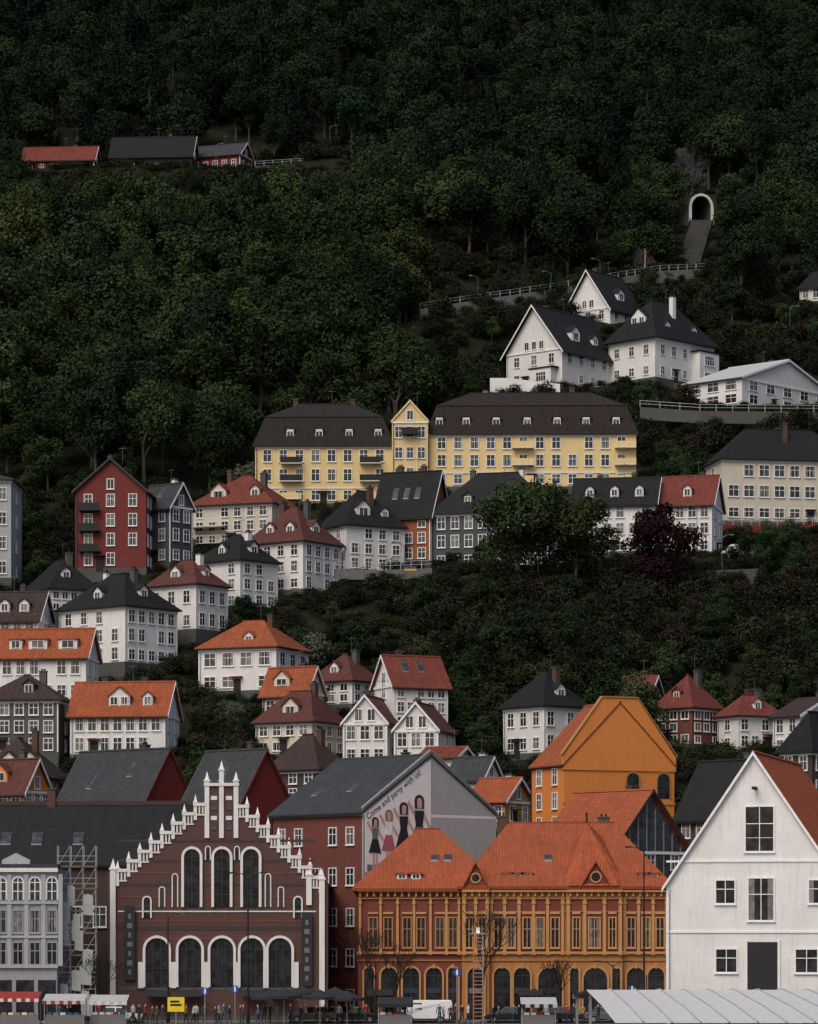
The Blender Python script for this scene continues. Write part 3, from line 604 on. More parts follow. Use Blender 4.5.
b.fbox('mural_panel','R',.3,R*.50,.15,.19,zb-.9,zE-.1,'m_white')
b.fprism('mural_panel','R',[(.3,zE-.1),(R*.50,zE-.1),(R*.50,zE+R*.45*slope),(R*.46,zE+R*.43*slope)],.15,.19,'m_white')
for (u,h,c) in ((R*.085,5.2,('m_black','m_grey','m_pink','m_black')),(R*.185,6.0,('m_rose','m_white','m_pink','hair_b')),(R*.295,6.8,('m_black','m_black','m_pink','m_black')),(R*.41,7.6,('m_grey','m_black','m_pink','hair_d'))):
    fig(u,zb-.5,h,*c)
b.fprism('mural_figures','R',[(.5,zb-.8),(R*.5,zb-.8),(R*.5,zb-.35),(.5,zb-.1)],.19,.2,'m_grey')
b.finish()
tx=bpy.data.curves.new('mural_lettering','FONT'); tx.body='Come and party with us!'; tx.size=.98; tx.extrude=.01; tx.materials.append(M['m_black'])
to=bpy.data.objects.new('mural_lettering',tx); COL.objects.link(to); to.parent=b.emp
an=math.atan(slope)
to.matrix_local=Matrix.Translation((.21,.6,zE-.75))@Matrix.Rotation(radians(90),4,'Z')@Matrix.Rotation(radians(90),4,'X')@Matrix.Rotation(an,4,'Z')@Matrix.Scale(.86,4)
# --- ornate ochre commercial building
d=306.; b=front('ornate_ochre_building',358,668,d,dep=22); U,Z=b.U,b.Z; LT=U(463)
b.box('walls',-b.L,-b.L+LT,.6,20,-.5,Z(892),'redpanel'); b.box('walls',-b.L+LT,0,0,22,-.5,Z(890),'ochre2')
b.hip('roof',-b.L-.6,-b.L+LT+4.,0,17,Z(891),PZ(829,d+8),.25,'r_bright',.85,'x')
b.hip('roof',-b.L+LT-.5,.6,-.6,22.5,Z(889),PZ(827,d+11)+.4,.25,'r_bright',.5,'x')
def gable_front(px0,px1,pye,pyr,o,mat):
    b.fprism('gablets','L',[(U(px0),Z(pye)),(U(px1),Z(pye)),(U((px0+px1)/2),Z(pyr))],-7,o,mat)
    b.gable_roof('gablet_roofs','L',U(px0),U(px1),Z(pye)+.02,Z(pyr)+.3,.18,-9,o+.25,.25,'r_bright')
b.fprism('bay','L',[(U(566),-.4),(U(622),-.4),(U(622),Z(888)),(U(566),Z(888))],0,.5,'ochre2')
b.fprism('bay','L',[(U(462),-.4),(U(489),-.4),(U(489),Z(886)),(U(462),Z(886))],0,.5,'ochre2')
gable_front(580,611,888,864,.5,'redpanel'); gable_front(464,487,886,865,.5,'redpanel')
ap=b.mp('L',U(591),-7.5,PZ(822,d+8)); q=[b.mp('L',U(562),-.0,Z(889)+.3),b.mp('L',U(570),.75,Z(889)+.3),b.mp('L',U(618),.75,Z(889)+.3),b.mp('L',U(627),0,Z(889)+.3),b.mp('L',U(634),-9,Z(862)),b.mp('L',U(556),-9,Z(862)),ap]
b.add('turret_roof',q,[(0,1,6),(1,2,6),(2,3,6),(3,4,6),(5,0,6)],'r_bright')
b.box('turret_roof',ap[0]-.1,ap[0]+.1,ap[1]-.1,ap[1]+.1,ap[2]-.1,ap[2]+.9,'darkmetal')
for (uc,pz,rr) in ((U(595.5),877,.42),(U(475.5),878,.36)):
    o=.5; b.ring('oculus','L',[(uc+rr*cos(t),Z(pz)+rr*sin(t)) for t in np.linspace(0,2*pi,17)],[(uc+(rr+.14)*cos(t),Z(pz)+(rr+.14)*sin(t)) for t in np.linspace(0,2*pi,17)],o,o+.1,'ochre')
    b.fprism('oculus','L',[(uc+rr*cos(t),Z(pz)+rr*sin(t)) for t in np.linspace(0,2*pi,17)[:-1]],o,o+.03,'glass0')
def cor(x0,x1,o,lst):
    for py,h,dd,m in lst: b.fbox('cornices','L',U(x0),U(x1),o-.02,o+dd,Z(py),Z(py-h),m)
LST=[(892,2.2,.5,'ochre'),(899,1.2,.22,'ochre2'),(912,1.,.12,'ochre2'),(954,2.4,.28,'ochre'),(961,1.2,.12,'ochre2')]
cor(357,462,-.6,LST[:2]+LST[3:]); cor(489.2,565.8,0,LST); cor(622.2,669,0,LST); cor(566,622,.5,LST); cor(462,489,.5,LST)
for px in np.arange(360,668,7.):
    o=-.6 if px<461 else (.5 if (566<px<621 or 462<px<488) else 0)
    b.fbox('consoles','L',U(px)-.1,U(px)+.1,o,o+.3,Z(896.5),Z(892.2),'ochre')
def bay(xc,w,o,panel=True):
    if panel: b.fbox('panels','L',U(xc)-w*.56,U(xc)+w*.56,o,o+.05,Z(951),Z(900),'redpanel')
    b.window('L',U(xc),Z(947),w*.6,Z(918)-Z(947),o+.05,'ochre' if o>-.5 else 'ochre2',1,.11,random.choice(['glass0','glass1']))
    b.fbox('lintels','L',U(xc)-w*.42,U(xc)+w*.42,o+.05,o+.18,Z(914),Z(912),'ochre')
for xc in (373,388,407,421,440,453): bay(xc,1.15,-.6)
for xc in (469,482): bay(xc,.95,.5,True)
for xc in (498,511,527,540,555): bay(xc,1.1,0)
bay(576,.9,.5,True); bay(594,1.6,.5,True); bay(612,.9,.5,True)
for xc in (631,646,660): bay(xc,1.1,0)
for px,o in ((360,-.6),(380.5,-.6),(397.5,-.6),(414,-.6),(430.5,-.6),(446.5,-.6),(459,-.6),(464,.5),(475.5,.5),(487,.5),(491.5,0),(504.5,0),(519,0),(533.5,0),(547.5,0),(562.5,0),(568,.5),(584.5,.5),(604,.5),(620,.5),(624.5,0),(638.5,0),(653,0),(666.5,0)):
    w=.11 if o<-.5 else .14
    b.fbox('pilasters','L',U(px)-w,U(px)+w,o,o+.2,Z(951),Z(897),'ochre'); b.fbox('pilasters','L',U(px)-w-.05,U(px)+w+.05,o,o+.26,Z(955),Z(951.),'ochre'); b.fbox('pilasters','L',U(px)-w-.05,U(px)+w+.05,o,o+.26,Z(904),Z(902.),'ochre')
for px,o,w in ((369,-.6,.9),(389,-.6,1.5),(411,-.6,1.5),(434,-.6,1.5),(453,-.6,.9),(475.5,.5,1.5),(502,0,1.5),(522,0,1.5),(550,0,2.2),(595,.5,2.2),(574,.5,.8),(616,.5,.7),(636,0,1.7),(656,0,1.5)):
    b.awin('L',U(px),0.05,w,Z(968),o+.01,.18,'ochre',.2,1,'dk_frame','glass0',12,2)
    b.fbox('keystones','L',U(px)-.12,U(px)+.12,o,o+.3,Z(968.5),Z(964),'ochre')
    b.fbox('shop_fascia','L',U(px)-w*.42,U(px)+w*.42,o+.03,o+.1,2.5,2.95,random.choice(['m_black','cloth0','m_grey','cloth5']))
for px in (530,380,636): b.add('shop_awning',[b.mp('L',U(px)-1.2,-.0 if px>460 else -.6,2.9),b.mp('L',U(px)+1.2,0 if px>460 else -.6,2.9),b.mp('L',U(px)+1.2,1.2,2.3),b.mp('L',U(px)-1.2,1.2,2.3)],[(0,1,2,3)],'black_cloth')
sl=(PZ(827,d+11)-Z(890))/11.3
for px in (402,416,508,518,528,645,655):
    b.dormer('L',U(px),.95,.5,1.4,Z(890)+.25,sl,'w_frame','r_bright','shed')
for px in (435,448,550): b.skylight('L',U(px),3.8,.7,.9,Z(890),sl,.75)
b.chimney(U(505)-b.L,11,Z(840),PZ(817,d+11),.9); b.chimney(U(612)-b.L,13,Z(840),PZ(818,d+13),1.1,'stone')
b.finish()
# --- white clapboard gable house, right
b=H('white_wooden_warehouse',664,842,900,1030,884,754,16,'y','white_clap','r_bright','gable',1,0,0,d=276,dep=24,fin=False,auto=False,ov=.35,ch=0,found=False,guard=False,cornice=None)
k=276/F/cos(radians(16))
def wz(py): return PZ(py,278)-PZ(1030,276)
def wu(px): return (px-664)*k*.985
for (x0,x1,y0,y1,mn) in ((742,772,802,851,1),(745,772,874,920,1),(713,733,878,903,1),(805,830,878,903,1),(713,735,947,972,1),(792,815,947,972,1)):
    b.window('L',wu((x0+x1)/2),wz(y1),(x1-x0)*k*.9,(y1-y0)*.9*278/F,0,'w_frame',mn,.12,'glass0')
    if y1-y0>30 and y0<870:
        q=.3; b.fbox('window_frames','L',wu(x0)+.1,wu(x1)-.1,0,.075,wz(y1)+(y1-y0)*.9*278/F*q-.02,wz(y1)+(y1-y0)*.9*278/F*q+.02,'w_frame')
b.fbox('loading_door','L',wu(745),wu(775),0,.06,wz(990),wz(942),'m_black')
b.fbox('loading_door','L',wu(742.5),wu(745),0,.12,wz(990),wz(940),'w_frame'); b.fbox('loading_door','L',wu(775),wu(777.5),0,.12,wz(990),wz(940),'w_frame')
b.fbox('sill_board','L',0,b.L,0,.1,wz(862),wz(860),'w_frame'); b.fbox('sill_board','L',0,b.L,0,.1,wz(933),wz(931),'w_frame')
b.fbox('corner_boards','L',-.02,.2,.001,.05,.2,b.zE-.2,'w_frame')
b.fbox('hoist_beam','L',wu(752),wu(755),0,1.4,wz(790),wz(787),'darkwood')
b.box('foundation',-b.L-.05,.05,-.05,b.R+.05,-3,.6,'stone')
b.finish()
# ============================================================ retaining walls, fences, road on hill
def wallrun(name,pts,h,th,mat,posts=None,below=3.):
    P=[Vector((PX(a,c),c,PZ(bb,c))) for a,bb,c in pts]
    vs=[];fs=[]
    for i,p in enumerate(P):
        vs+=[(p.x,p.y,p.z),(p.x,p.y+th,p.z),(p.x,p.y+th,p.z-h-below),(p.x,p.y,p.z-h-below)]
    for i in range(len(P)-1):
        a=i*4;c=a+4; fs+=[(a,c,c+1,a+1),(a+3,c+3,c,a),(a+1,c+1,c+2,a+2)]
    n=len(vs); fs+=[(0,1,2,3),(n-1,n-2,n-3,n-4)]
    F2=[(f,mat) for f in fs]
    e=empty(name,(0,0,0)); mk('masonry',vs,F2,None,e)
    if posts:
        q=B('railing')
        for i in range(len(P)-1):
            s_=P[i];t=P[i+1]; L=(t-s_).length; n=int(L/posts)
            for k in range(n):
                p=s_.lerp(t,k/n); q.box('posts',p.x-.06,p.x+.06,p.y+.05,p.y+.17,p.z,p.z+1.1,'galv')
            for hh in (.55,1.05):
                q.add('rails',[(s_.x,s_.y+.1,s_.z+hh),(t.x,t.y+.1,t.z+hh),(t.x,t.y+.1,t.z+hh+.07),(s_.x,s_.y+.1,s_.z+hh+.07)],[(0,1,2,3)],'galv')
        for p,(V,Fc) in q.P.items(): mk(p,V,Fc,None,e)
    return P
rd=[(420,309,606),(470,301,610),(520,294,614),(560,288,618),(610,279,624),(660,271,630),(705,269,634)]
for a,p,dd in rd: pads.append((PX(a,dd),dd+3,PZ(p,dd)-.4,6))
for i in range(len(rd)-1):
    (a,p,dd),(a2,p2,d2)=rd[i],rd[i+1]
    for f in (0,.33,.66): pads.append((PX(a+(a2-a)*f,dd),dd+3,PZ(p+(p2-p)*f,dd)-.4,5)); pads.append((PX(a+(a2-a)*f,dd),dd-9,PZ(p+(p2-p)*f,dd)-7.5,6))
    guards.append((a,a2,(p+p2)/2+2,dd))
plain('concrete',(.15,.15,.145),.9,0,.2,.6)
wallrun('concrete_road_parapet',rd,1.3,.5,'concrete',1.8)
wallrun('white_garden_wall',[(490,378,556),(508,378,555),(560,384,553)],1.4,.3,'white_plaster',None)
wallrun('stone_retaining_wall',[(335,569,455),(380,570,455),(432,568,455)],1.2,.3,'concrete',1.2,.2)
wallrun('stone_retaining_wall',[(715,524,486),(760,526,485),(830,524,485)],1.2,.3,'redwood',1.2,1.5)
wallrun('stone_retaining_wall',[(560,571,456),(640,573,455),(720,570,456),(830,566,458)],1.5,.4,'stone',None,1.5)
wallrun('garden_fence',[(640,407,538),(700,411,536),(830,412,536)],1.,.1,'stone',2.5,1)
wallrun('stone_retaining_wall',[(255,166,752),(300,163,754),(345,168,756)],1.,.4,'stone',2,1); guards.append((255,345,164,752))
FN=12
fun=[]
for i in range(FN+1):
    dd=652+i*3.4; fun.append((PX(688+14*i/FN,dd),dd,PZ(266-46*i/FN,dd)))
for f in fun: pads.append((f[0],f[1],f[2]-.6,4.5))
guards.append((676,716,262,652)); guards.append((680,718,226,690))
# ============================================================ TERRAIN
xs=np.concatenate([[-6000,-2500,-1200,-600,-350,-260],np.linspace(-215,215,108),[260,350,600,1200,2500,6000]])
ys=np.concatenate([[-3000,-800,0,200,280],np.arange(304,700,3.5),np.arange(700,1110,8),[1200,1400,2000,4000,7000]])
X,Y=np.meshgrid(xs,ys); Zg=ground_z(X.ravel(),Y.ravel()).reshape(X.shape)
nx,ny=len(xs),len(ys)
verts=np.stack([X.ravel(),Y.ravel(),Zg.ravel()],1); faces=[]
for j in range(ny-1):
    for i in range(nx-1):
        a=j*nx+i; faces.append((a,a+1,a+nx+1,a+nx))
me=bpy.data.meshes.new('hillside_ground'); me.from_pydata(verts.tolist(),[],faces); me.materials.append(M['hillside_soil']); me.materials.append(M['asphalt'])
mi=[1 if verts[f[0]][1]<318 else 0 for f in faces]; me.polygons.foreach_set('material_index',mi); me.polygons.foreach_set('use_smooth',[True]*len(faces)); me.update()
o=bpy.data.objects.new('hillside_ground',me); COL.objects.link(o)
def sheet(name,x0,x1,y0,y1,z,mat,h=None):
    b=B(name)
    if h: b.box('top',x0,x1,y0,y1,-.1,z,mat); V,Fc=b.P['top']
    else: V=[(x0,y0,z),(x1,y0,z),(x1,y1,z),(x0,y1,z)];Fc=[((0,1,2,3),mat)]
    return mk(name,V,Fc,None)
sheet('quay_pavement',-120,120,180,290,.004,'paving'); sheet('pavement_slab',-60,60,299.2,301.9,.12,'paving',1); sheet('kerb',-60,60,299.0,299.196,.125,'kerb',1); sheet('road_marking',-60,60,294.6,294.75,.006,'paintline')
# ============================================================ TREES
def tube(V,Fc,p0,p1,r0,r1,n=6,mat='bark'):
    d_=(Vector(p1)-Vector(p0)); 
    if d_.length<1e-5: return
    d_.normalize(); up=Vector((0,0,1)) if abs(d_.z)<.95 else Vector((1,0,0)); s=d_.cross(up).normalized(); t=d_.cross(s); k=len(V)
    for p,r in ((p0,r0),(p1,r1)):
        for i in range(n):
            a=2*pi*i/n; V.append(tuple(Vector(p)+s*cos(a)*r+t*sin(a)*r))
    for i in range(n): Fc.append(((k+i,k+(i+1)%n,k+n+(i+1)%n,k+n+i),mat))
def treemesh(name,Ht,Rc,seed,leafm,nl=4200,ls=.5,low=.25,conifer=False,barkm='bark',lobes=(28,40),lr=(.16,.38)):
    r=np.random.default_rng(seed); V=[];Fc=[]
    top=Ht*(.95 if conifer else .6); pts=[Vector((0,0,-1.2))]; 
    for k in range(1,6): pts.append(Vector((r.normal()*.12*k*.5,r.normal()*.12*k*.5,top*k/5)))
    for k in range(5): tube(V,Fc,pts[k],pts[k+1],Ht*.022*(1-k*.16),Ht*.022*(1-(k+1)*.16),7,barkm)
    C=[];Rr=[]
    if conifer:
        for k in range(26):
            z=Ht*(low+(1-low)*k/25); rad=Rc*(1-k/26)**.85+.2
            for q in range(5):
                a=r.uniform(0,2*pi); rr=rad*r.uniform(.45,.9); C.append((rr*cos(a),rr*sin(a),z-rr*.25)); Rr.append(max(.35,rad*.28))
    else:
        nlobe=int(r.integers(*lobes))
        for k in range(nlobe):
            u=r.normal(size=3); u/=np.linalg.norm(u); rr=r.uniform(.3,.82)
            zc=Ht*(low+1)/2; hz=Ht*(1-low)/2
            taper=1-.3*max(0,u[2])
            C.append((u[0]*rr*Rc*taper,u[1]*rr*Rc*taper,zc+u[2]*rr*hz)); Rr.append(Rc*r.uniform(*lr))
            if k%3==0: tube(V,Fc,pts[int(r.integers(2,5))],C[-1],Ht*.008,Ht*.002,4,barkm)
    C=np.array(C);Rr=np.array(Rr); nlb=len(C)
    w=Rr**2/np.sum(Rr**2); li=r.choice(nlb,size=nl,p=w)
    dirs=r.normal(size=(nl,3)); dirs[:,2]+=.35; dirs/=np.linalg.norm(dirs,axis=1)[:,None]
    shell=r.uniform(.6,1.22,size=nl)[:,None]
    P=C[li]+dirs*Rr[li][:,None]*shell*np.array([1,1,.85])
    nrm=dirs*.9+np.array([0,0,.3])+r.normal(size=(nl,3))*.5; nrm/=np.linalg.norm(nrm,axis=1)[:,None]
    a=np.cross(nrm,r.normal(size=(nl,3))); a/=np.linalg.norm(a,axis=1)[:,None]; c_=np.cross(nrm,a)
    s=ls*r.uniform(.5,1.15,size=nl)[:,None]*.5
    Q=np.stack([P+a*s*1.3,P+c_*s*.8,P-a*s*1.3,P-c_*s*.8],1).reshape(-1,3)
    k0=len(V); nf0=len(Fc)
    allV=np.vstack([np.array(V,float),Q]); F2=[f[0] for f in Fc]+[(k0+4*i,k0+4*i+1,k0+4*i+2,k0+4*i+3) for i in range(nl)]
    me=bpy.data.meshes.new(name); me.from_pydata(allV.tolist(),[],F2); me.materials.append(M[barkm]); me.materials.append(M[leafm])
    me.polygons.foreach_set('material_index',[0]*nf0+[1]*nl)
    at=me.attributes.new('tint','FLOAT','FACE'); lt=r.uniform(0,1,nlb)
    tint=np.clip(.5*lt[li]+.5*r.uniform(0,1,nl),0,1)
    at.data.foreach_set('value',np.concatenate([np.zeros(nf0),tint])); me.update(); return me
TM={}
for i in range(4): TM['mid%d'%i]=treemesh('broadleaf_mid%d'%i,random.uniform(15,20),random.uniform(5.8,7.4),20+i,'leaf_mid',5600,.55)
for i in range(3): TM['dark%d'%i]=treemesh('broadleaf_dark%d'%i,random.uniform(15,20),random.uniform(5.2,6.8),40+i,'leaf_dark',5000,.55)
for i in range(2): TM['bright%d'%i]=treemesh('broadleaf_bright%d'%i,16,6.0,50+i,'leaf_bright',5600,.5)
for i in range(2): TM['con%d'%i]=treemesh('spruce%d'%i,20,3.6,60+i,'leaf_conifer',4200,.55,.12,True,'barkdk')
for i in range(3): TM['shrub%d'%i]=treemesh('shrub%d'%i,3.4,2.1,70+i,'leaf_shrub' if i<2 else 'leaf_brown',1500,.30,.0,lr=(.25,.45))
TM['tuft']=treemesh('grass_tuft',1.2,2.4,77,'leaf_grass',700,.28,.0,lr=(.2,.5)); TM['tuft2']=treemesh('fern_tuft',1.5,2.6,78,'leaf_shrub',800,.3,.0,lr=(.2,.5))
TM['purple']=treemesh('copper_beech',11,4.4,80,'leaf_purple',8000,.34,.12); TM['pale']=treemesh('pale_tree',8,3.2,81,'leaf_pale',2600,.3,.15)
TM['green']=treemesh('street_maple',13,5.6,82,'leaf_maple',12000,.36,.12); TM['greend']=treemesh('garden_tree',9,3.6,83,'leaf_mid',3600,.34,.12)
def place(key,x,y,sc,parent=None,name='tree',sz=None,dz=0,z=None):
    o=bpy.data.objects.new(name,TM[key]); COL.objects.link(o); o.location=(x,y,(float(ground_z(x,y)[0]) if z is None else z)+dz); o.rotation_euler=(0,0,random.uniform(0,6.28)); o.scale=(sc,sc,sz or sc)
    if parent: o.parent=parent
    return o
G=np.array(guards)
def blocked(x,y,ztop,rad,tol=0):
    px=409+x*F/y; py=HOR-(ztop-CAMZ)*F/y; rp=rad*F/y*.8
    return bool(np.any((G[:,3]>y)&(G[:,0]-rp<px)&(G[:,1]+rp>px)&(G[:,2]+8>py+tol)&(y>G[:,3]-110)))
FT=np.array(foot)
def onfoot(x,y,r): return bool(np.any((FT[:,0]-x)**2+(FT[:,1]-y)**2<(FT[:,2]+r)**2))
forest=empty('forest')
cnt=0
y=498.
while y<1090:
    half=y*.145+14; x=-half+random.uniform(0,7)
    while x<half:
        xx=x+random.uniform(-3,3); yy=y+random.uniform(-3,3); px=409+xx*F/yy
        lim=505 if px<245 else (527 if px<640 else 640)
        if 425<px<640: lim=636 if px>430 else 527
        if px>715: lim=602
        ok=yy>lim
        if 674<px<718 and yy<718: ok=False
        if ok:
            z=float(ground_z(xx,yy)[0]); hi=yy>720
            if px<430 and yy<690: kinds=['mid0','mid1','mid2','mid3','bright0','bright1','dark0','dark1']; wts=[5,5,5,5,.9,.7,2.5,2.5]
            elif not hi: kinds=['mid0','mid1','dark0','dark1','dark2','con0','bright1']; wts=[2.5,2.5,4,4,4,1,.15]
            else: kinds=['mid2','dark0','dark1','dark2','con0','con1']; wts=[.6,4,4,4,2,2]
            k=random.choices(kinds,wts)[0]; sc=random.uniform(.62,1.22)
            for tr_ in range(3):
                if not blocked(xx,yy,z+17*sc,5*sc,7) : break
                sc*=.62
            else: sc=0
            if sc and not onfoot(xx,yy,3.5*sc):
                place(k,xx,yy,sc,forest,'forest_tree',sc*random.uniform(.8,1.15),z=z); cnt+=1
        x+=random.uniform(6.5,9.6)
    y+=7.2 if y<800 else 9.
print('forest',cnt)
shr=empty('hillside_shrubs'); cnt=0
for i in range(12000):
    if i%5==0: yy=random.uniform(690,762)
    else: yy=random.uniform(346,650)
    xx=random.uniform(-1,1)*(yy*.14+6); px=409+xx*F/yy
    if 510<yy<690 and px<430: continue
    if yy>690 and px>350 : continue
    if yy>645 and 676<px<716: continue
    if onfoot(xx,yy,1.2): continue
    z=float(ground_z(xx,yy)[0]); open_=(px>400 and 405<yy<456) or (px>425 and yy>528) or yy>690
    sc=random.uniform(.5,1.35) if open_ else random.uniform(.35,.9)
    if blocked(xx,yy,z+3.2*sc,1.8*sc,3): sc*=.5
    if blocked(xx,yy,z+3.2*sc,1.8*sc,6): continue
    place(random.choice(['shrub0','shrub1','shrub2']),xx,yy,sc,shr,'shrub',z=z); cnt+=1
    if cnt>4300: break
print('shrubs',cnt)
gr=empty('hillside_undergrowth'); cnt=0
for i in range(9000):
    yy=random.choice([random.uniform(385,520),random.uniform(500,650),random.uniform(640,765)]); xx=random.uniform(-1,1)*(yy*.135); px=409+xx*F/yy
    if 512<yy<695 and px<425: continue
    if 650<yy and not (660<px<740 or (yy>695 and px<360)): continue
    if yy>648 and 682<px<708: continue
    if onfoot(xx,yy,-.8): continue
    sc=random.uniform(.4,1.); place(random.choice(['tuft','tuft2','tuft2']),xx,yy,sc,gr,'undergrowth',sc*random.uniform(.5,.9)); cnt+=1
    if cnt>3000: break
gt=0
for i in range(2500):
    yy=random.uniform(385,520) if random.random()<.6 else random.uniform(530,640); xx=random.uniform(-1,1)*(yy*.135); px=409+xx*F/yy
    if yy>510 and px<430: continue
    z=float(ground_z(xx,yy)[0]); sc=random.uniform(.4,.9)
    if onfoot(xx,yy,2*sc) or blocked(xx,yy,z+9*sc,3.4*sc,8): continue
    place(random.choice(['greend','greend','dark0','pale' if yy<450 else 'greend']) if sc<.6 else 'greend',xx,yy,sc*(.65 if yy>530 else 1),None,'garden_tree',z=z); gt+=1
    if gt>150: break
def T(key,px,pyb,sc,name,d=None,dz=0):
    d=d or solve_d(pyb); return place(key,PX(px,d),d,sc,None,name,dz=dz)
T('green',518,572,1.3,'maple_tree',451); T('green',576,572,1.1,'maple_tree',452); T('purple',657,558,1.32,'copper_beech_tree',452)
T('pale',246,470,1.0,'flowering_tree',503); T('pale',316,655,.95,'flowering_tree',436); T('pale',560,405,.35,'birch_tree',556); T('greend',475,392,.8,'garden_tree',546); T('greend',644,395,.8,'garden_tree',548)
T('pale',300,655,.5,'flowering_tree',438); T('pale',235,735,.6,'flowering_tree',412); T('greend',640,760,1.1,'garden_tree',404); T('greend',608,735,1.2,'garden_tree',410)
T('bright0',395,365,.9,'forest_edge_tree',545); T('bright1',350,330,1.0,'forest_edge_tree',565); T('bright0',405,330,.9,'forest_edge_tree',590)
# ============================================================ funicular and rocks
fe=empty('funicular_railway'); q=B('t')
for i in range(FN):
    c0,d0,z0=fun[i]; c1,d1,z1=fun[i+1]; w=2.4
    q.add('track_bed',[(c0-w,d0,z0),(c0+w,d0,z0),(c1+w,d1,z1),(c1-w,d1,z1),(c0-w,d0,z0-7),(c0+w,d0,z0-7)],[(0,1,2,3),(4,5,1,0)],'track')
    for o_ in (-1.4,-.4,.4,1.4): q.add('rails',[(c0+o_-.05,d0,z0+.2),(c0+o_+.05,d0,z0+.2),(c1+o_+.05,d1,z1+.2),(c1+o_-.05,d1,z1+.2)],[(0,1,2,3)],'metal')
    for s_ in (-1,1): q.add('side_walls',[(c0+s_*w,d0,z0-2),(c0+s_*w,d0,z0+.7),(c1+s_*w,d1,z1+.7),(c1+s_*w,d1,z1-2)],[(0,1,2,3)],'stone')
    for kk in range(3):
        dm=d0+1.1*kk; zm=z0+(z1-z0)*kk/3; xm=c0+(c1-c0)*kk/3; q.box('sleepers',xm-1.9,xm+1.9,dm,dm+.3,zm+.02,zm+.15,'stone')
cx,d1,zz=fun[-1]; d1+=.5
arc=[(2.3*cos(t),2.8+2.4*sin(t)) for t in np.linspace(0,pi,12)]; arco=[(2.75*cos(t),2.8+2.9*sin(t)) for t in np.linspace(0,pi,12)]
q2=B('p'); q2.L=0
q2.ring('tunnel_portal','L',[(2.3,-1)]+arc+[(-2.3,-1)],[(2.75,-1)]+arco+[(-2.75,-1)],-.5,0,'white_plaster')
q2.ring('tunnel_shell','L',[(2.3,-1)]+arc+[(-2.3,-1)],[(2.7,-1)]+[(a*.98,c*.99) for a,c in arco]+[(-2.7,-1)],-8,-.5,'stone')
pe=empty('tunnel_portal',(cx,d1,zz),radians(20))
for p,(V,Fc) in q.P.items(): mk(p,V,Fc,None,fe)
for p,(V,Fc) in q2.P.items(): mk(p+'_arch',V,Fc,None,pe)
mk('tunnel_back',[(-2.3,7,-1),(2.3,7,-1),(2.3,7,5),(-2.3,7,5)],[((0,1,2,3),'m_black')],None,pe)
def rock(px,py,d,sx,sz,seed):
    import bmesh
    bm=bmesh.new(); bmesh.ops.create_icosphere(bm,subdivisions=5,radius=1)
    from mathutils import noise as mn
    for v in bm.verts:
        p=v.co*1.; f=1+.35*mn.noise(p*1.6+Vector((seed,0,0)))+.2*mn.noise(p*4+Vector((seed,3,0)))+.12*mn.noise(p*9)+.06*mn.noise(p*20)
        v.co=Vector((round(p.x*f*6)/6*.4+p.x*f*.6,p.y*f,round(p.z*f*7)/7*.5+p.z*f*.5))
        v.co.x*=sx; v.co.y*=sx*.6; v.co.z*=sz
    me=bpy.data.meshes.new('rock_outcrop'); bm.to_mesh(me); bm.free(); me.materials.append(M['rock']); o=bpy.data.objects.new('rock_outcrop',me); COL.objects.link(o)
    o.location=(PX(px,d),d,PZ(py,d))
rock(668,188,716,5.5,6,1); rock(690,176,722,5,6,5); rock(640,262,642,3,3,9); rock(300,158,760,4,1.5,3)
# ============================================================ poles & lamps
def street_lamp(x,y,h,arms=(1,),name='street_lamp',z=None,r=.11,mat='darkmetal'):
    z=float(ground_z(x,y)[0]) if z is None else z
    V=[];Fc=[]
    tube(V,Fc,(0,0,0),(0,0,1.),r*1.6,r*1.5,10,mat); tube(V,Fc,(0,0,1.),(0,0,h),r,r*.55,10,mat)
    for s in arms:
        tube(V,Fc,(0,0,h-.2),(s*.6,0,h+.25),.05,.045,6,mat); tube(V,Fc,(s*.6,0,h+.25),(s*1.2,0,h+.3),.045,.04,6,mat)
    e=empty(name,(x,y,z)); mk('pole',V,Fc,None,e)
    q=B('x')
    for s in arms:
        q.box('lamp_head',min(s*1.1,s*1.7),max(s*1.1,s*1.7),-.15,.15,h+.24,h+.38,mat); q.box('lamp_lens',min(s*1.2,s*1.6),max(s*1.2,s*1.6),-.1,.1,h+.2,h+.24,'headlight')
    for p,(V,Fc) in q.P.items(): mk(p,V,Fc,None,e)
street_lamp(PX(248,296),296,13.2,(-1,1)); street_lamp(PX(168,297),297,9.6,(1,)); street_lamp(PX(644,297),297,15.5,(-1,)); street_lamp(PX(613,298),298,5.2,(1,-1)); street_lamp(PX(35,297),297,9,(1,))
for px,d in ((538,452),(697,470),(478,611),(551,617),(600,622),(722,456),(790,600),(700,540),(330,760),(216,742),(404,452),(60,440),(640,452),(430,607)):
    street_lamp(PX(px,d),d,random.uniform(5,7.5),(random.choice((-1,1)),),'street_lamp',r=.07,mat='metal')
e=empty('flagpole',(PX(645,628),628,float(ground_z(PX(645,628),628)[0]))); V=[];Fc=[]; tube(V,Fc,(0,0,0),(0,0,7),.06,.03,8,'w_frame'); mk('pole',V,Fc,None,e)
mk('pennant',[(0,0,6.8),(.3,.1,6.4),(.35,.2,5.2),(.2,.1,5.0),(.04,0,5.4)],[((0,1,2,3,4),'red_cloth')],None,e)
e=empty('lattice_mast',(PX(478,295),295,0)); q=B('m')
for a_ in (-.45,.4):
    for c_ in (-.3,.3): q.box('legs',a_,a_+.07,c_,c_+.07,0,8.,'orange_paint' if a_<0 else 'galv')
for k in range(22): q.box('rungs',-.38,.4,-.29,-.24,.3+k*.35,.36+k*.35,'orange_paint' if k%3 else 'galv')
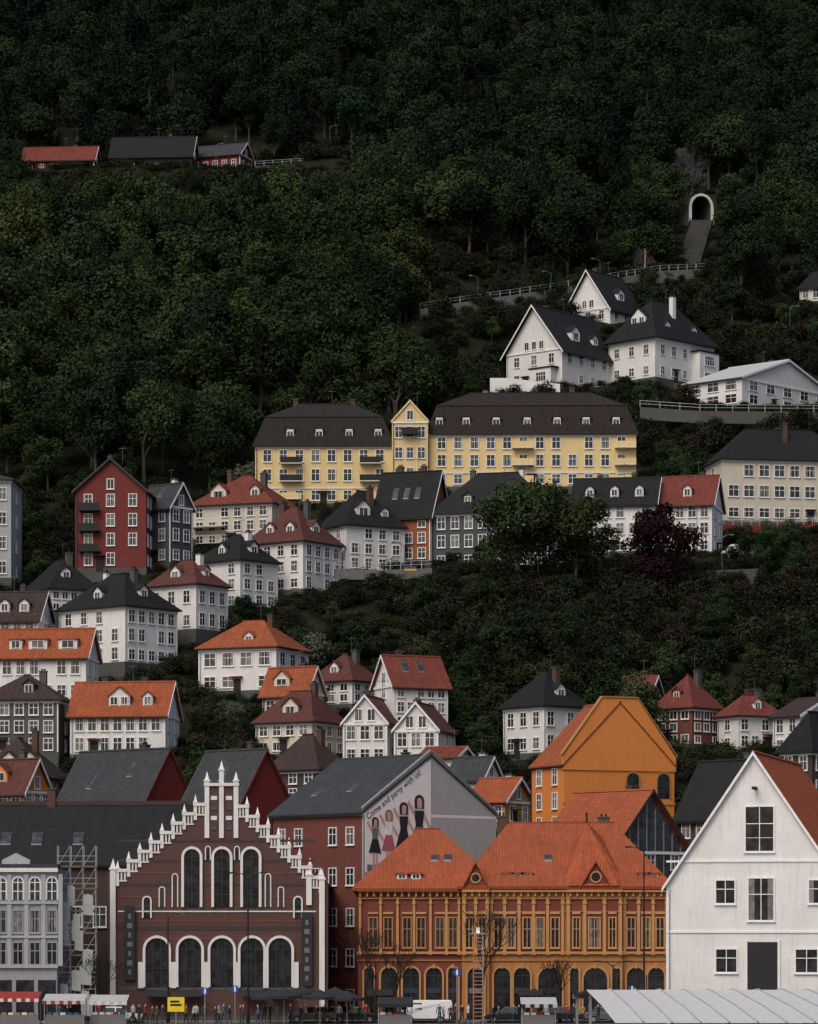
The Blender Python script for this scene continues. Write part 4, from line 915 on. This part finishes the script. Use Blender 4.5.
q.box('platform',-.7,.7,-.5,.5,8.,8.1,'galv'); q.box('beacon',-.15,.15,-.15,.15,8.1,8.6,'headlight')
for p,(V,Fc) in q.P.items(): mk(p,V,Fc,None,e)
def bare(px,d,h,seed):
    r=random.Random(seed); V=[];Fc=[]
    def br(p,dr,l,rad,dep):
        q=p+dr*l; tube(V,Fc,p,q,rad,rad*.72,6 if dep<2 else 4,'barkdk')
        if dep>=7: return
        for k in range(3 if dep in(1,2) else 2):
            nd=(dr+Vector((r.uniform(-.7,.7),r.uniform(-.7,.7),r.uniform(-.05,.6)))).normalized(); br(q,nd,l*r.uniform(.68,.86),max(rad*.64,.016),dep+1)
    br(Vector((0,0,0)),Vector((0,0,1)),h*.25,.16,0)
    e=empty('bare_street_tree',(PX(px,d),d,0)); mk('trunk_and_branches',V,Fc,None,e)
bare(375,297,9,3); bare(482,299,10,5); bare(395,298,7,9); bare(560,298.5,6,12); bare(95,298,7,15)
def parasol(px,d,h,r,mat):
    e=empty('market_parasol',(PX(px,d),d,0)); V=[];Fc=[]; tube(V,Fc,(0,0,0),(0,0,h),.04,.03,8,'galv'); tube(V,Fc,(0,0,0),(0,0,.1),.3,.3,10,'stone'); mk('pole',V,Fc,None,e)
    V=[(0,0,h+.1)];Fc=[]
    for i in range(8): a=2*pi*i/8+.3; V+= [(r*cos(a),r*sin(a),h-.55),(r*cos(a)*1.01,r*sin(a)*1.01,h-.8),(r*.5*cos(a),r*.5*sin(a),h-.28)]
    for i in range(8):
        a=1+3*i;c=1+3*((i+1)%8); Fc+= [((0,a+2,c+2),mat),((a+2,a,c,c+2),mat),((a,a+1,c+1,c),mat)]
    mk('canopy',V,Fc,None,e)
for px,dd,hh in ((284,293,3.1),(302,296,3.3),(320,293,3.0),(335,296,3.2),(347,293,2.9),(268,296,2.9)): parasol(px,dd,hh,1.6,'black_cloth')
def stall(px0,px1,d,h,mat,mat2):
    w=(px1-px0)*d/F; e=empty('market_stall',(PX(px0,d),d,0)); q=B('s')
    for x in (0,w-.06):
        for y_ in (0,2.2): q.box('posts',x,x+.06,y_,y_+.06,0,h-.02 if y_ else h-.4,'galv')
    q.add('awning',[(-.1,-.4,h-.45),(w+.1,-.4,h-.45),(w+.1,2.4,h+.1),(-.1,2.4,h+.1)],[(0,1,2,3)],mat)
    n=int(w/.35)
    for k in range(n): x=-.1+(w+.2)*k/n; q.add('valance',[(x,-.41,h-.45),(x,-.42,h-.75),(x+(w+.2)/n,-.42,h-.75),(x+(w+.2)/n,-.41,h-.45)],[(0,1,2,3)],mat if k%2 else mat2)
    q.box('counter',.1,w-.1,.1,1.0,0,.9,'m_grey'); 
    for k in range(int(w/.6)): q.box('crates',.2+k*.6,.65+k*.6,.2,.8,.9,1.1,random.choice(['m_white','cloth2','cloth7','cloth6']))
    for p,(V,Fc) in q.P.items(): mk(p,V,Fc,None,e)
stall(-8,38,291,2.8,'red_cloth','white_cloth'); stall(44,84,291,2.6,'zinc_roof','red_cloth'); stall(90,126,292,2.5,'zinc_roof','white_cloth'); stall(378,412,292,2.3,'black_cloth','black_cloth'); stall(522,556,291,2.3,'zinc_roof','black_cloth')
# big market canopy (right)
e=empty('market_hall_canopy'); q=B('c')
prof_=[(262,3.3),(242,4.1),(222,3.4),(208,2.7)]
xb=60; n=26
for i in range(3):
    (da,za),(db,zb_)=prof_[i],prof_[i+1]
    for k in range(n):
        u0,u1=k/n,(k+1)/n; xl0=13.+ (xb-13)*u0; xl1=13.+(xb-13)*u1
        q.add('roof_sheets',[(xl0,da,za),(xl1-.06,da,za),(xl1-.06,db,zb_),(xl0,db,zb_)],[(3,2,1,0)],'canopy')
        q.add('roof_ribs',[(xl1-.06,da,za-.02),(xl1-.06,db,zb_-.02),(xl1-.06,db,zb_+.1),(xl1-.06,da,za+.1),(xl1,da,za-.02),(xl1,db,zb_-.02),(xl1,db,zb_+.1),(xl1,da,za+.1)],[(0,1,2,3),(7,6,5,4),(3,2,6,7)],'zinc_roof')
for k in range(8):
    for dd,zz_ in ((261,3.2),(242,4.0),(209,2.7)): q.box('columns',13.2+k*6,13.4+k*6,dd,dd+.2,0,zz_,'galv')
q.box('fascia',13,60,262,262.1,3.0,3.35,'galv')
for p,(V,Fc) in q.P.items(): mk(p,V,Fc,None,e)
def sign(px,d,h,kind):
    e=empty('traffic_sign',(PX(px,d),d,0)); V=[];Fc=[]; tube(V,Fc,(0,0,0),(0,0,h),.04,.04,8,'galv'); mk('post',V,Fc,None,e); q=B('s')
    if kind=='yellow': q.box('plate',-.75,.75,-.07,-.04,h-1.3,h,'yellow_sign'); q.box('plate_text',-.5,.5,-.08,-.07,h-.8,h-.6,'m_black'); q.box('plate_text',-.5,.3,-.08,-.07,h-.5,h-.3,'m_black')
    else:
        V=[(.35*cos(t),-.06,h+.35*sin(t)) for t in np.linspace(0,2*pi,17)[:-1]]; q.add('disc',V,[tuple(range(16))],'blue_sign'); V=[(v[0]*.25,-.065,h+(v[2]-h)*.8) for v in V]; q.add('symbol',V,[tuple(range(16))],'m_white')
    for p,(V,Fc) in q.P.items(): mk(p,V,Fc,None,e)
sign(176,294,2.4,'yellow'); sign(457,294,4.6,'b'); sign(235,295,3.1,'b'); sign(205,295,2.9,'b'); sign(632,295,3.1,'b')
e=empty('rainbow_flag',(PX(404,453),453,PZ(572,453))); 
for i,c in enumerate([(.5,.02,.02),(.6,.2,.02),(.6,.5,.03),(.03,.25,.05),(.02,.06,.35),(.15,.02,.25)]):
    plain('flag%d'%i,c,.8); mk('stripe',[(0,-.1,i*.13),(1.7,-.1,i*.13),(1.7,-.1,i*.13+.13),(0,-.1,i*.13+.13)],[((0,1,2,3),'flag%d'%i)],None,e)
# ============================================================ vehicles
def car(x,y,z,rz,paint,van=False,name='parked_car'):
    e=empty(name,(x,y,z),rz); q=B('c')
    def loft(part,prof,mat,ws):
        n=len(prof); V=[(p[0],-w,p[1]) for p,w in zip(prof,ws)]+[(p[0],w,p[1]) for p,w in zip(prof,ws)]
        Fc=[tuple(range(n)),tuple(range(2*n-1,n-1,-1))]+[(i,i+n,(i+1)%n+n,(i+1)%n) for i in range(n)]
        q.add(part,V,Fc,mat)
    if van: body=[(-2.45,.35),(2.4,.35),(2.45,.8),(2.3,1.05),(1.75,1.2),(1.2,1.95),(.9,2.05),(-2.35,2.05),(-2.45,1.8)]; ws=[.85,.85,.88,.88,.88,.78,.75,.75,.8]
    else: body=[(-2.1,.35),(2.1,.32),(2.15,.6),(2.0,.78),(1.15,.92),(-1.75,.98),(-2.1,.9),(-2.15,.6)]; ws=[.82,.82,.86,.86,.86,.86,.84,.86]
    loft('body',body,paint,ws)
    if van:
        for s in (-1,1): q.add('side_windows',[(1.5,s*.86,1.22),(.3,s*.862,1.22),(.3,s*.80,1.8),(1.15,s*.80,1.8)],[(0,1,2,3)],'glass0')
        q.add('windscreen',[(1.77,-.8,1.22),(1.77,.8,1.22),(1.24,.72,1.9),(1.24,-.72,1.9)],[(0,1,2,3)],'glass0')
    else:
        loft('cabin_glass',[(1.1,.92),(.35,1.38),(-1.1,1.4),(-1.75,.98)],'glass0',[.8,.64,.64,.78]); loft('cabin_roof',[(.42,1.37),(.3,1.45),(-1.05,1.46),(-1.2,1.38)],paint,[.65,.6,.6,.65])
        for s in (-1,1): q.add('pillars',[(-.25,s*.815,.93),(-.15,s*.815,.93),(-.15,s*.66,1.4),(-.25,s*.66,1.4)],[(0,1,2,3)],paint)
    xe=2.4 if van else 2.12
    for s in (-.6,.6): q.box('headlights',xe-.02,xe+.06,s-.16,s+.16,.62,.78,'headlight'); q.box('tail_lights',-xe-.08,-xe,s-.1,s+.1,.7,.85,'cloth2')
    for wx in (-1.35,1.35):
        for s in (-1,1):
            V=[];Fc=[]; tube(V,Fc,(wx,s*.68,.32),(wx,s*.9,.32),.33,.33,18,'rubber'); Fc.append((tuple(range(18,36)),'rubber')); Fc.append((tuple(range(0,18)),'rubber')); k=len(V)
            V+=[(wx+.2*cos(t),s*.905,.32+.2*sin(t)) for t in np.linspace(0,2*pi,13)[:-1]]; Fc.append((tuple(range(k,k+12)),'galv')); mk('wheel',V,Fc,None,e)
    for p,(V,Fc) in q.P.items():
        o=mk(p,V,Fc,None,e)
        if p=='body': m_=o.modifiers.new('b','BEVEL'); m_.width=.07; m_.segments=3
for px,dd,rz,pt,vn in ((118,297.8,.05,'car_white',0),(312,298,pi,'car_grey',0),(425,298,pi,'car_white',1),(560,298,0,'car_black',0),(40,298,pi,'car_red',0),(608,298,0,'car_grey',0),(508,298,pi,'car_black',0),(355,298,0,'car_black',0)):
    car(PX(px,dd),dd,0,rz,pt,bool(vn),'parked_van' if vn else 'parked_car')
car(PX(738,466),466,float(ground_z(PX(738,466),466)[0])+.05,pi,'car_white',True,'parked_van')
car(PX(785,466),466,float(ground_z(PX(785,466),466)[0])+.05,0,'car_black')
# ============================================================ people
def person_mesh(seed):
    r=random.Random(seed); st=(0,.16,.24,-.2,.05)[seed%5]; sw=st*.9
    vs=[(0,0,.96),(0,0,1.12),(0,.01,1.3),(0,.01,1.43),(0,0,1.52),(0,-.01,1.6),(0,-.01,1.70)]
    rd_=[.13,.12,.145,.12,.055,.088,.08]; ed=[(0,1),(1,2),(2,3),(3,4),(4,5),(5,6)]
    def add(p,rr,par): vs.append(p); rd_.append(rr); ed.append((par,len(vs)-1)); return len(vs)-1
    for s,k in ((-1,1),(1,-1)):
        a=add((s*.18,.01,1.42),.06,3); a=add((s*.23,.03-sw*k*.4,1.15),.046,a); a=add((s*.24,-.05-sw*k,.93),.034,a); a=add((s*.24,-.08-sw*k,.84),.03,a)
        h=add((s*.09,0,.9),.095,0); kx=add((s*.1,-.03+st*k*.5,.5),.062,h); an=add((s*.1,.03+st*k,.09),.042,kx); add((s*.11,-.13+st*k,.05),.04,an)
    add((0,-.105,1.605),.016,5)
    me=bpy.data.meshes.new('p'); me.from_pydata(vs,ed,[]); o=bpy.data.objects.new('p',me); COL.objects.link(o)
    o.modifiers.new('s','SKIN'); me.skin_vertices[0].data[0].use_root=True
    for i,q in enumerate(rd_): me.skin_vertices[0].data[i].radius=(q,q*.8 if i in(1,2,3) else q)
    sb=o.modifiers.new('ss','SUBSURF'); sb.levels=1; sb.render_levels=1
    dg=bpy.context.evaluated_depsgraph_get(); dg.update(); em=bpy.data.meshes.new_from_object(o.evaluated_get(dg)); bpy.data.objects.remove(o); return em
PM=[person_mesh(i) for i in range(5)]
def person(px,d,rz,i):
    me=PM[i%5].copy(); me.materials.clear(); r=random.Random(i)
    for n_ in (r.choice(['cloth0','cloth1','cloth3']),r.choice(['cloth%d'%k for k in range(8)]),'skin',r.choice(['hair_d','hair_b']),'rubber'): me.materials.append(M[n_])
    for p in me.polygons:
        c=p.center
        if c.z<.1: k=4
        elif c.z>1.665 or (c.z>1.54 and c.y>.03): k=3
        elif c.z>1.49: k=2
        elif abs(c.x)>.2 and c.z<.91: k=2
        elif c.z<.94 and abs(c.x)<.2: k=0
        else: k=1
        p.material_index=k; p.use_smooth=True
    o=bpy.data.objects.new('pedestrian',me); COL.objects.link(o); o.location=(PX(px,d),d,0.02); o.rotation_euler=(0,0,rz); s=r.uniform(.92,1.06); o.scale=(s,s,s)
pp=[60,66,72,98,104,132,140,147,152,158,164,186,192,196,203,214,219,222,228,240,245,256,262,268,276,290,299,306,315,326,338,352,360,366,384,390,398,404,440,446,450,456,462,468,492,500,512,520,526,538,548,566,572,576,582,588,598,618,625]
for i,px in enumerate(pp): person(px+random.uniform(-2,2),random.uniform(293.4,296.6),random.uniform(0,6.28),i)
# ============================================================ light, world, camera
el,az=radians(50),radians(212)
w=bpy.data.worlds.new('World'); scene.world=w; w.use_nodes=True; nt=w.node_tree; bg=nt.nodes['Background']
sk=nt.nodes.new('ShaderNodeTexSky'); sk.sky_type='NISHITA'; sk.sun_disc=False; sk.sun_elevation=el; sk.sun_rotation=az; sk.dust_density=5; sk.air_density=1.0; sk.ozone_density=.5
nt.links.new(sk.outputs[0],bg.inputs[0]); bg.inputs[1].default_value=.125
sd=bpy.data.lights.new('sun','SUN'); sd.energy=1.15; sd.angle=radians(38); sd.color=(1,.955,.90); so=bpy.data.objects.new('sun',sd); COL.objects.link(so)
dirv=Vector((sin(az)*cos(el),cos(az)*cos(el),sin(el)))
so.rotation_euler=dirv.to_track_quat('Z','Y').to_euler()
cd=bpy.data.cameras.new('camera'); co=bpy.data.objects.new('camera',cd); COL.objects.link(co); co.location=(0,0,CAMZ); co.rotation_euler=(radians(90),0,0)
cd.sensor_fit='VERTICAL'; cd.sensor_height=36; cd.sensor_width=36; cd.lens=F*36/1024; cd.shift_y=(HOR-512)/1024; cd.clip_start=1; cd.clip_end=12000
scene.camera=co
scene.view_settings.view_transform='Standard'; scene.view_settings.look='None'; scene.view_settings.exposure=0
print('objs',len(bpy.data.objects))
